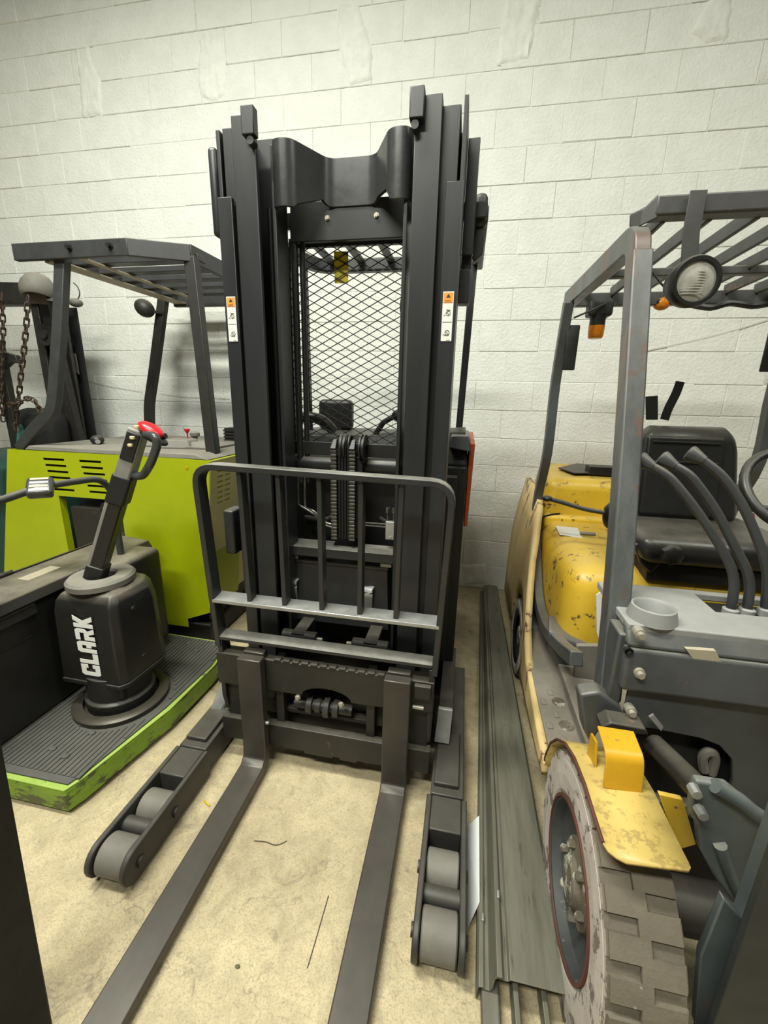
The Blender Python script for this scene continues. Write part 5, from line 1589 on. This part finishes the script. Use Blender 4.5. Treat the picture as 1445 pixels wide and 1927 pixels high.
for px_, py_ in ((1205, 1194), (1204, 1268), (1188, 1340)):
    q = PY(px_, py_, Yc2 - 0.012)
    part('cowl_bolt', B().lathe(q, (0, -1, 0), [(0.0, 0.012), (0.008, 0.012), (0.009, 0.002), (0.013, 0.002), (0.013, -0.02), (0, -0.02)], n=12), M_BOLT, cw_, bevel=0)
for px_, py_ in ((1183, 1226),):
    q = PY(px_, py_, Yc2 - 0.005)
    part('cowl_hole', B().lathe(q, (0, -1, 0), [(0.011, 0.003), (0.009, 0.003), (0.009, -0.01), (0, -0.01)], n=14), M_VOID, cw_, bevel=0)
q = [PY(x, y, Yc2 + 0.012) for x, y in ((1286, 1216), (1342, 1220), (1352, 1241), (1300, 1236))]
part('worn_nameplate', B().prism(q, (0, -0.012, 0.0)), M_TAN, cw_, bevel=0, label='worn tan nameplate')
dz = 0.955
b = B().panel((0.43, -2.225, dz - 0.02), (1, 0, 0), (0, 1, 0), 0.95, 0.26, [(0.255, 0.55, 0.125, 0.235)], 0.022)
dsh = part('dash_top', b, M_DASH, yfk, bevel=0.004)
part('dash_well', B().box(0.68, 0.99, -2.105, -1.985, 0.86, 0.93), M_VOID, dsh, bevel=0)
cc = PZ(1228, 1150, dz + 0.02)
part('cup_holder', B().lathe((cc.x, cc.y, dz), (0, 0, 1), [(0.058, 0.0), (0.050, 0.034), (0.046, 0.036), (0.041, 0.030), (0.036, 0.0), (0.0, 0.0)], n=32), M_DASH, dsh, bevel=0)
part('floor_panel', B().box(0.45, 1.36, -2.22, -1.62, 0.40, 0.43), M_STEP, yfk, bevel=0)
lvp = [((1374, 1150), (1386, 1085), (1345, 1010), (1300, 945), (1258, 895), (1226, 877)),
       ((1405, 1150), (1414, 1088), (1380, 1025), (1345, 955), (1298, 893), (1268, 876)),
       ((1440, 1150), (1446, 1070), (1420, 1000), (1395, 945), (1358, 893), (1322, 866))]
ends = ((1212, 869), (1255, 868), (1309, 859))
for pp, e in zip(lvp, ends):
    Ys = (-2.06, -2.06, -2.04, -2.02, -2.0, -1.985)
    P_ = [PY(x, y, yv) for (x, y), yv in zip(pp, Ys)]
    lvo = part('control_lever', B().tube(fillet(P_, 0.05, 5), 0.0118, 12), M_GREYD, yfk, bevel=0)
    e3 = PY(*e, -1.975)
    d = (e3 - P_[-1]).normalized()
    part('lever_knob', B().lathe(P_[-1] - d * 0.004, d, [(0.0, 0.0), (0.013, 0.0), (0.0145, 0.008), (0.022, 0.034), (0.022, 0.040), (0.017, 0.044), (0.0, 0.044)], n=18), M_HANDLE if False else M_GREYD, lvo, bevel=0)
    part('lever_collar', B().lathe(P_[0] - Vector((0, 0, 0.012)), (0, 0, 1), [(0.0, 0), (0.019, 0), (0.019, 0.018), (0.012, 0.022)], n=16), M_DASH, lvo, bevel=0)
# steering wheel and column at the frame edge
sc_ = PY(1508, 925, -1.78)
part('steering_wheel', B().tube([sc_ + Vector((0.15 * math.cos(t), 0.10 * math.sin(t), 0.11 * math.sin(t))) for t in [2 * PI * k / 36 for k in range(36)]], 0.015, 10, closed=True), M_HOSE, yfk, bevel=0)
part('steering_column', B().cyl(sc_, (sc_.x + 0.02, -2.05, 0.9), 0.03, 14), M_GREYD, yfk, bevel=0)
part('column_stalk', B().cyl(PY(1412, 955, -1.80), PY(1470, 962, -1.80), 0.013, 10), M_HOSE, yfk, bevel=0)
part('pink_tape', B().ellipsoid(PY(1413, 972, -1.80), (0.010, 0.01, 0.012)), M_PINK, yfk, bevel=0)

# chassis, tilt cylinder, mast foot
part('chassis', B().box(0.50, 1.32, -2.20, -0.9, 0.12, 0.40), M_BLACKD, yfk, bevel=0.01)
part('inner_bulkhead', B().box(0.50, 1.36, -2.19, -2.17, 0.30, 0.78), M_VOID, yfk, bevel=0)
ta, tb_ = PY(1232, 1402, -2.26), PY(1322, 1492, -2.44)
tc_ = part('tilt_cylinder', B().cyl(ta, tb_, 0.026, 18), M_DARKM, yfk, bevel=0)
part('tilt_rod_end', B().cyl(tb_ - Vector((0.02, 0, 0.02)), tb_ + Vector((0.03, -0.02, -0.02)), 0.034, 14), M_GREY, tc_, bevel=0.003)
hs = [PY(x, y, -2.22) for x, y in ((1325, 1450), (1322, 1425), (1335, 1415), (1345, 1425), (1338, 1455))]
part('hydraulic_hose', B().tube(hs, 0.012, 8, sm=4), M_STEP, yfk, bevel=0)
part('cowl_clip', B().prism([PY(x, y, -2.27) for x, y in ((1222, 1350), (1230, 1345), (1248, 1368), (1244, 1376))], (0, 0.006, 0)), M_GREYP, yfk, bevel=0)
b1 = [PY(x, y, -2.50) for x, y in ((1303, 1492), (1310, 1470), (1372, 1480), (1445, 1540), (1520, 1580), (1520, 1760), (1408, 1742), (1388, 1712), (1345, 1652), (1316, 1598), (1312, 1556), (1298, 1530))]
mb_ = part('mast_bracket', B().prism(b1, (0, 0.02, 0)), M_MASTG, yfk, bevel=0.006, seg=3)
r1 = [PY(x, y, -2.505) for x, y in ((1355, 1590), (1375, 1645), (1395, 1690), (1412, 1725))]
part('bracket_rib', B().tube(r1, 0.012, 10, sm=3), M_MASTG, mb_, bevel=0)
r2 = [PY(x, y, -2.505) for x, y in ((1345, 1478), (1390, 1505), (1420, 1530), (1470, 1560))]
part('bracket_flange', B().tube(r2, 0.014, 10, sm=3), M_DUSTG if False else M_MASTG, mb_, bevel=0)
for x, y in ((1302, 1480), (1314, 1520)):
    q = PY(x, y, -2.51)
    part('bracket_bolt', B().lathe(q, (0, -1, 0), [(0, 0.02), (0.009, 0.02), (0.010, 0), (0, 0)], n=8), M_GALV, mb_, bevel=0)
e0 = PY(1392, 1790, -2.64)
xm = e0.x
mr_ = part('mast_rail', B().box(xm, xm + 0.12, -2.64, -2.622, 0.03, 2.1), M_MASTD, yfk, bevel=0.003)
part('rail_web', B().box(xm + 0.05, xm + 0.068, -2.621, -2.54, 0.03, 2.1), M_MASTG, mr_, bevel=0)
pl_ = [PY(x, y, -2.565) for x, y in ((1308, 1930), (1318, 1800), (1362, 1692), (1412, 1745), (1430, 1930))]
part('lower_strut', B().prism(pl_, (0, 0.018, 0)), M_MASTG, yfk, bevel=0.003)
part('mast_rail', B().box(1.18, 1.28, -2.64, -2.53, 0.03, 2.1), M_MASTG, yfk, bevel=0.004)
part('mast_cross_beam', B().box(xm + 0.05, 1.2, -2.60, -2.54, 0.05, 0.16), M_MASTG, yfk, bevel=0.004)

# ------------------------------------------------------------------ loose things on the floor
gl = thing('steel_beam', 'long weathered galvanized steel channel beam lying on the floor', 'beam', (0.25, -1.3, 0))
# cross-section: stacked roll-formed profile, ridged on the left, broad top on the right
def beam_section(xo, w, h):
    return [(xo, 0.004), (xo, 0.045), (xo + 0.006, 0.052), (xo + 0.016, 0.052), (xo + 0.022, 0.046), (xo + 0.030, 0.046), (xo + 0.036, 0.058), (xo + 0.040, h - 0.01), (xo + 0.046, h), (xo + 0.058, h), (xo + 0.064, h - 0.008),
            (xo + 0.072, h - 0.008), (xo + 0.078, h), (xo + w - 0.010, h), (xo + w, h - 0.010), (xo + w, 0.004),
            (xo + w - 0.004, 0.004), (xo + w - 0.004, h - 0.012), (xo + w - 0.012, h - 0.004), (xo + 0.08, h - 0.004), (xo + 0.070, h - 0.012), (xo + 0.048, h - 0.008), (xo + 0.043, h - 0.014), (xo + 0.040, 0.054), (xo + 0.034, 0.042), (xo + 0.020, 0.042), (xo + 0.014, 0.048), (xo + 0.006, 0.046), (xo + 0.004, 0.004)]
y0, y1 = -2.505, -0.16
b = B()
n = 16
rings = []
for i in range(n + 1):
    t = i / n
    y = y0 + (y1 - y0) * t
    xo = 0.128 + 0.075 * t
    sc = 1.0 - 0.42 * t
    rings.append([b.bm.verts.new((xo + (x - 0.0) * sc, y, z)) for x, z in beam_section(0.0, 0.216, 0.105)])
for r0, r1 in zip(rings, rings[1:]):
    k = len(r0)
    for i in range(k):
        b.bm.faces.new([r0[i], r0[(i + 1) % k], r1[(i + 1) % k], r1[i]])
b.bm.faces.new(rings[0][::-1]); b.bm.faces.new(rings[-1])
part('channel', b, M_RAIL, gl, bevel=0.001)
part('inner_rib', B().box(0.215, 0.228, -2.60, -0.6, 0.006, 0.07), M_RAIL, gl, bevel=0.002)
part('inner_rib', B().box(0.285, 0.298, -2.56, -0.6, 0.006, 0.06), M_RAIL, gl, bevel=0.002)
part('lower_channel', B().box(0.140, 0.185, -2.80, -2.3, 0.003, 0.040), M_RAIL, gl, bevel=0.006, seg=3)
for px_, py_ in ((937, 1685), (908, 1728)):
    q = PZ(px_, py_, 0.11 if px_ > 920 else 0.052)
    part('bent_tab', B().obox(q, (0.008, 0.02, 0.016)), M_GALV, gl, bevel=0.002)

sh = B()
q = [PZ(881, 1552, 0.004), PZ(903, 1543, 0.055), PZ(908, 1720, 0.050), PZ(893, 1742, 0.004)]
q = [(0.101, -2.06, 0.002), (0.146, -2.05, 0.056), (0.140, -2.32, 0.056), (0.104, -2.37, 0.002)]
sh.prism(q, (-0.001, 0, 0.0012))
o = part('paper_sheet', sh, M_PAPER, bevel=0)
tag(o, 'white sheet leaning between the outrigger leg and the galvanized beam', 'sheet')

# black post at the left edge of the view
po = thing('steel_post', 'near black steel post standing on the bare concrete beside the pallet truck', 'post', (-0.96, -2.80, 0))
a0, a1 = Vector((-0.882, -2.756, 0.0)), Vector((-0.802, -2.756, 0.85))
d = (a1 - a0)
b = B().hexa([(-1.03, -2.86, 0.0), (-0.876, -2.86, 0.0), (-0.876, -2.756, 0.0), (-1.03, -2.756, 0.0), (-0.94, -2.86, 1.02), (-0.79, -2.86, 1.02), (-0.79, -2.756, 1.02), (-0.94, -2.756, 1.02)])
part('post_body', b, M_NEARBLK, po, bevel=0.005)
part('post_cap', B().box(-0.945, -0.785, -2.865, -2.751, 1.02, 1.03), M_NEARBLK, po, bevel=0.002)

# small litter on the concrete
def litter(name, b, m, label, cat, **k):
    tag(part(name, b, m, bevel=0, **k), label, cat)
q = PZ(389, 1513, 0.003)
litter('plastic_scrap', B().tube([(q.x - 0.018, q.y + 0.01, 0.003), (q.x, q.y, 0.008), (q.x + 0.014, q.y - 0.004, 0.003)], 0.003, 6, sm=3), M_YTAG, 'tiny yellow plastic scrap lying beside the left fork', 'scrap')
w = [PZ(x, y, 0.004) for x, y in ((478, 1582), (500, 1584), (520, 1590), (540, 1582))]
litter('thin_wire', B().tube(w, 0.0011, 6, sm=5), M_DARKM, 'thin dark bent wire lying on concrete between the forks', 'wire')
w = [PZ(x, y, 0.003) for x, y in ((618, 1685), (605, 1730), (592, 1775), (578, 1822))]
litter('thin_rod', B().tube(w, 0.0010, 6, sm=3), M_LEG, 'straight thin rod lying beside the right fork on concrete', 'rod')
q = PZ(447, 1820, 0.0)
litter('oil_crumb', B().ellipsoid((q.x, q.y, 0.003), (0.007, 0.0045, 0.003)), M_HUB, 'small brown crumb on the concrete between the forks', 'crumb')
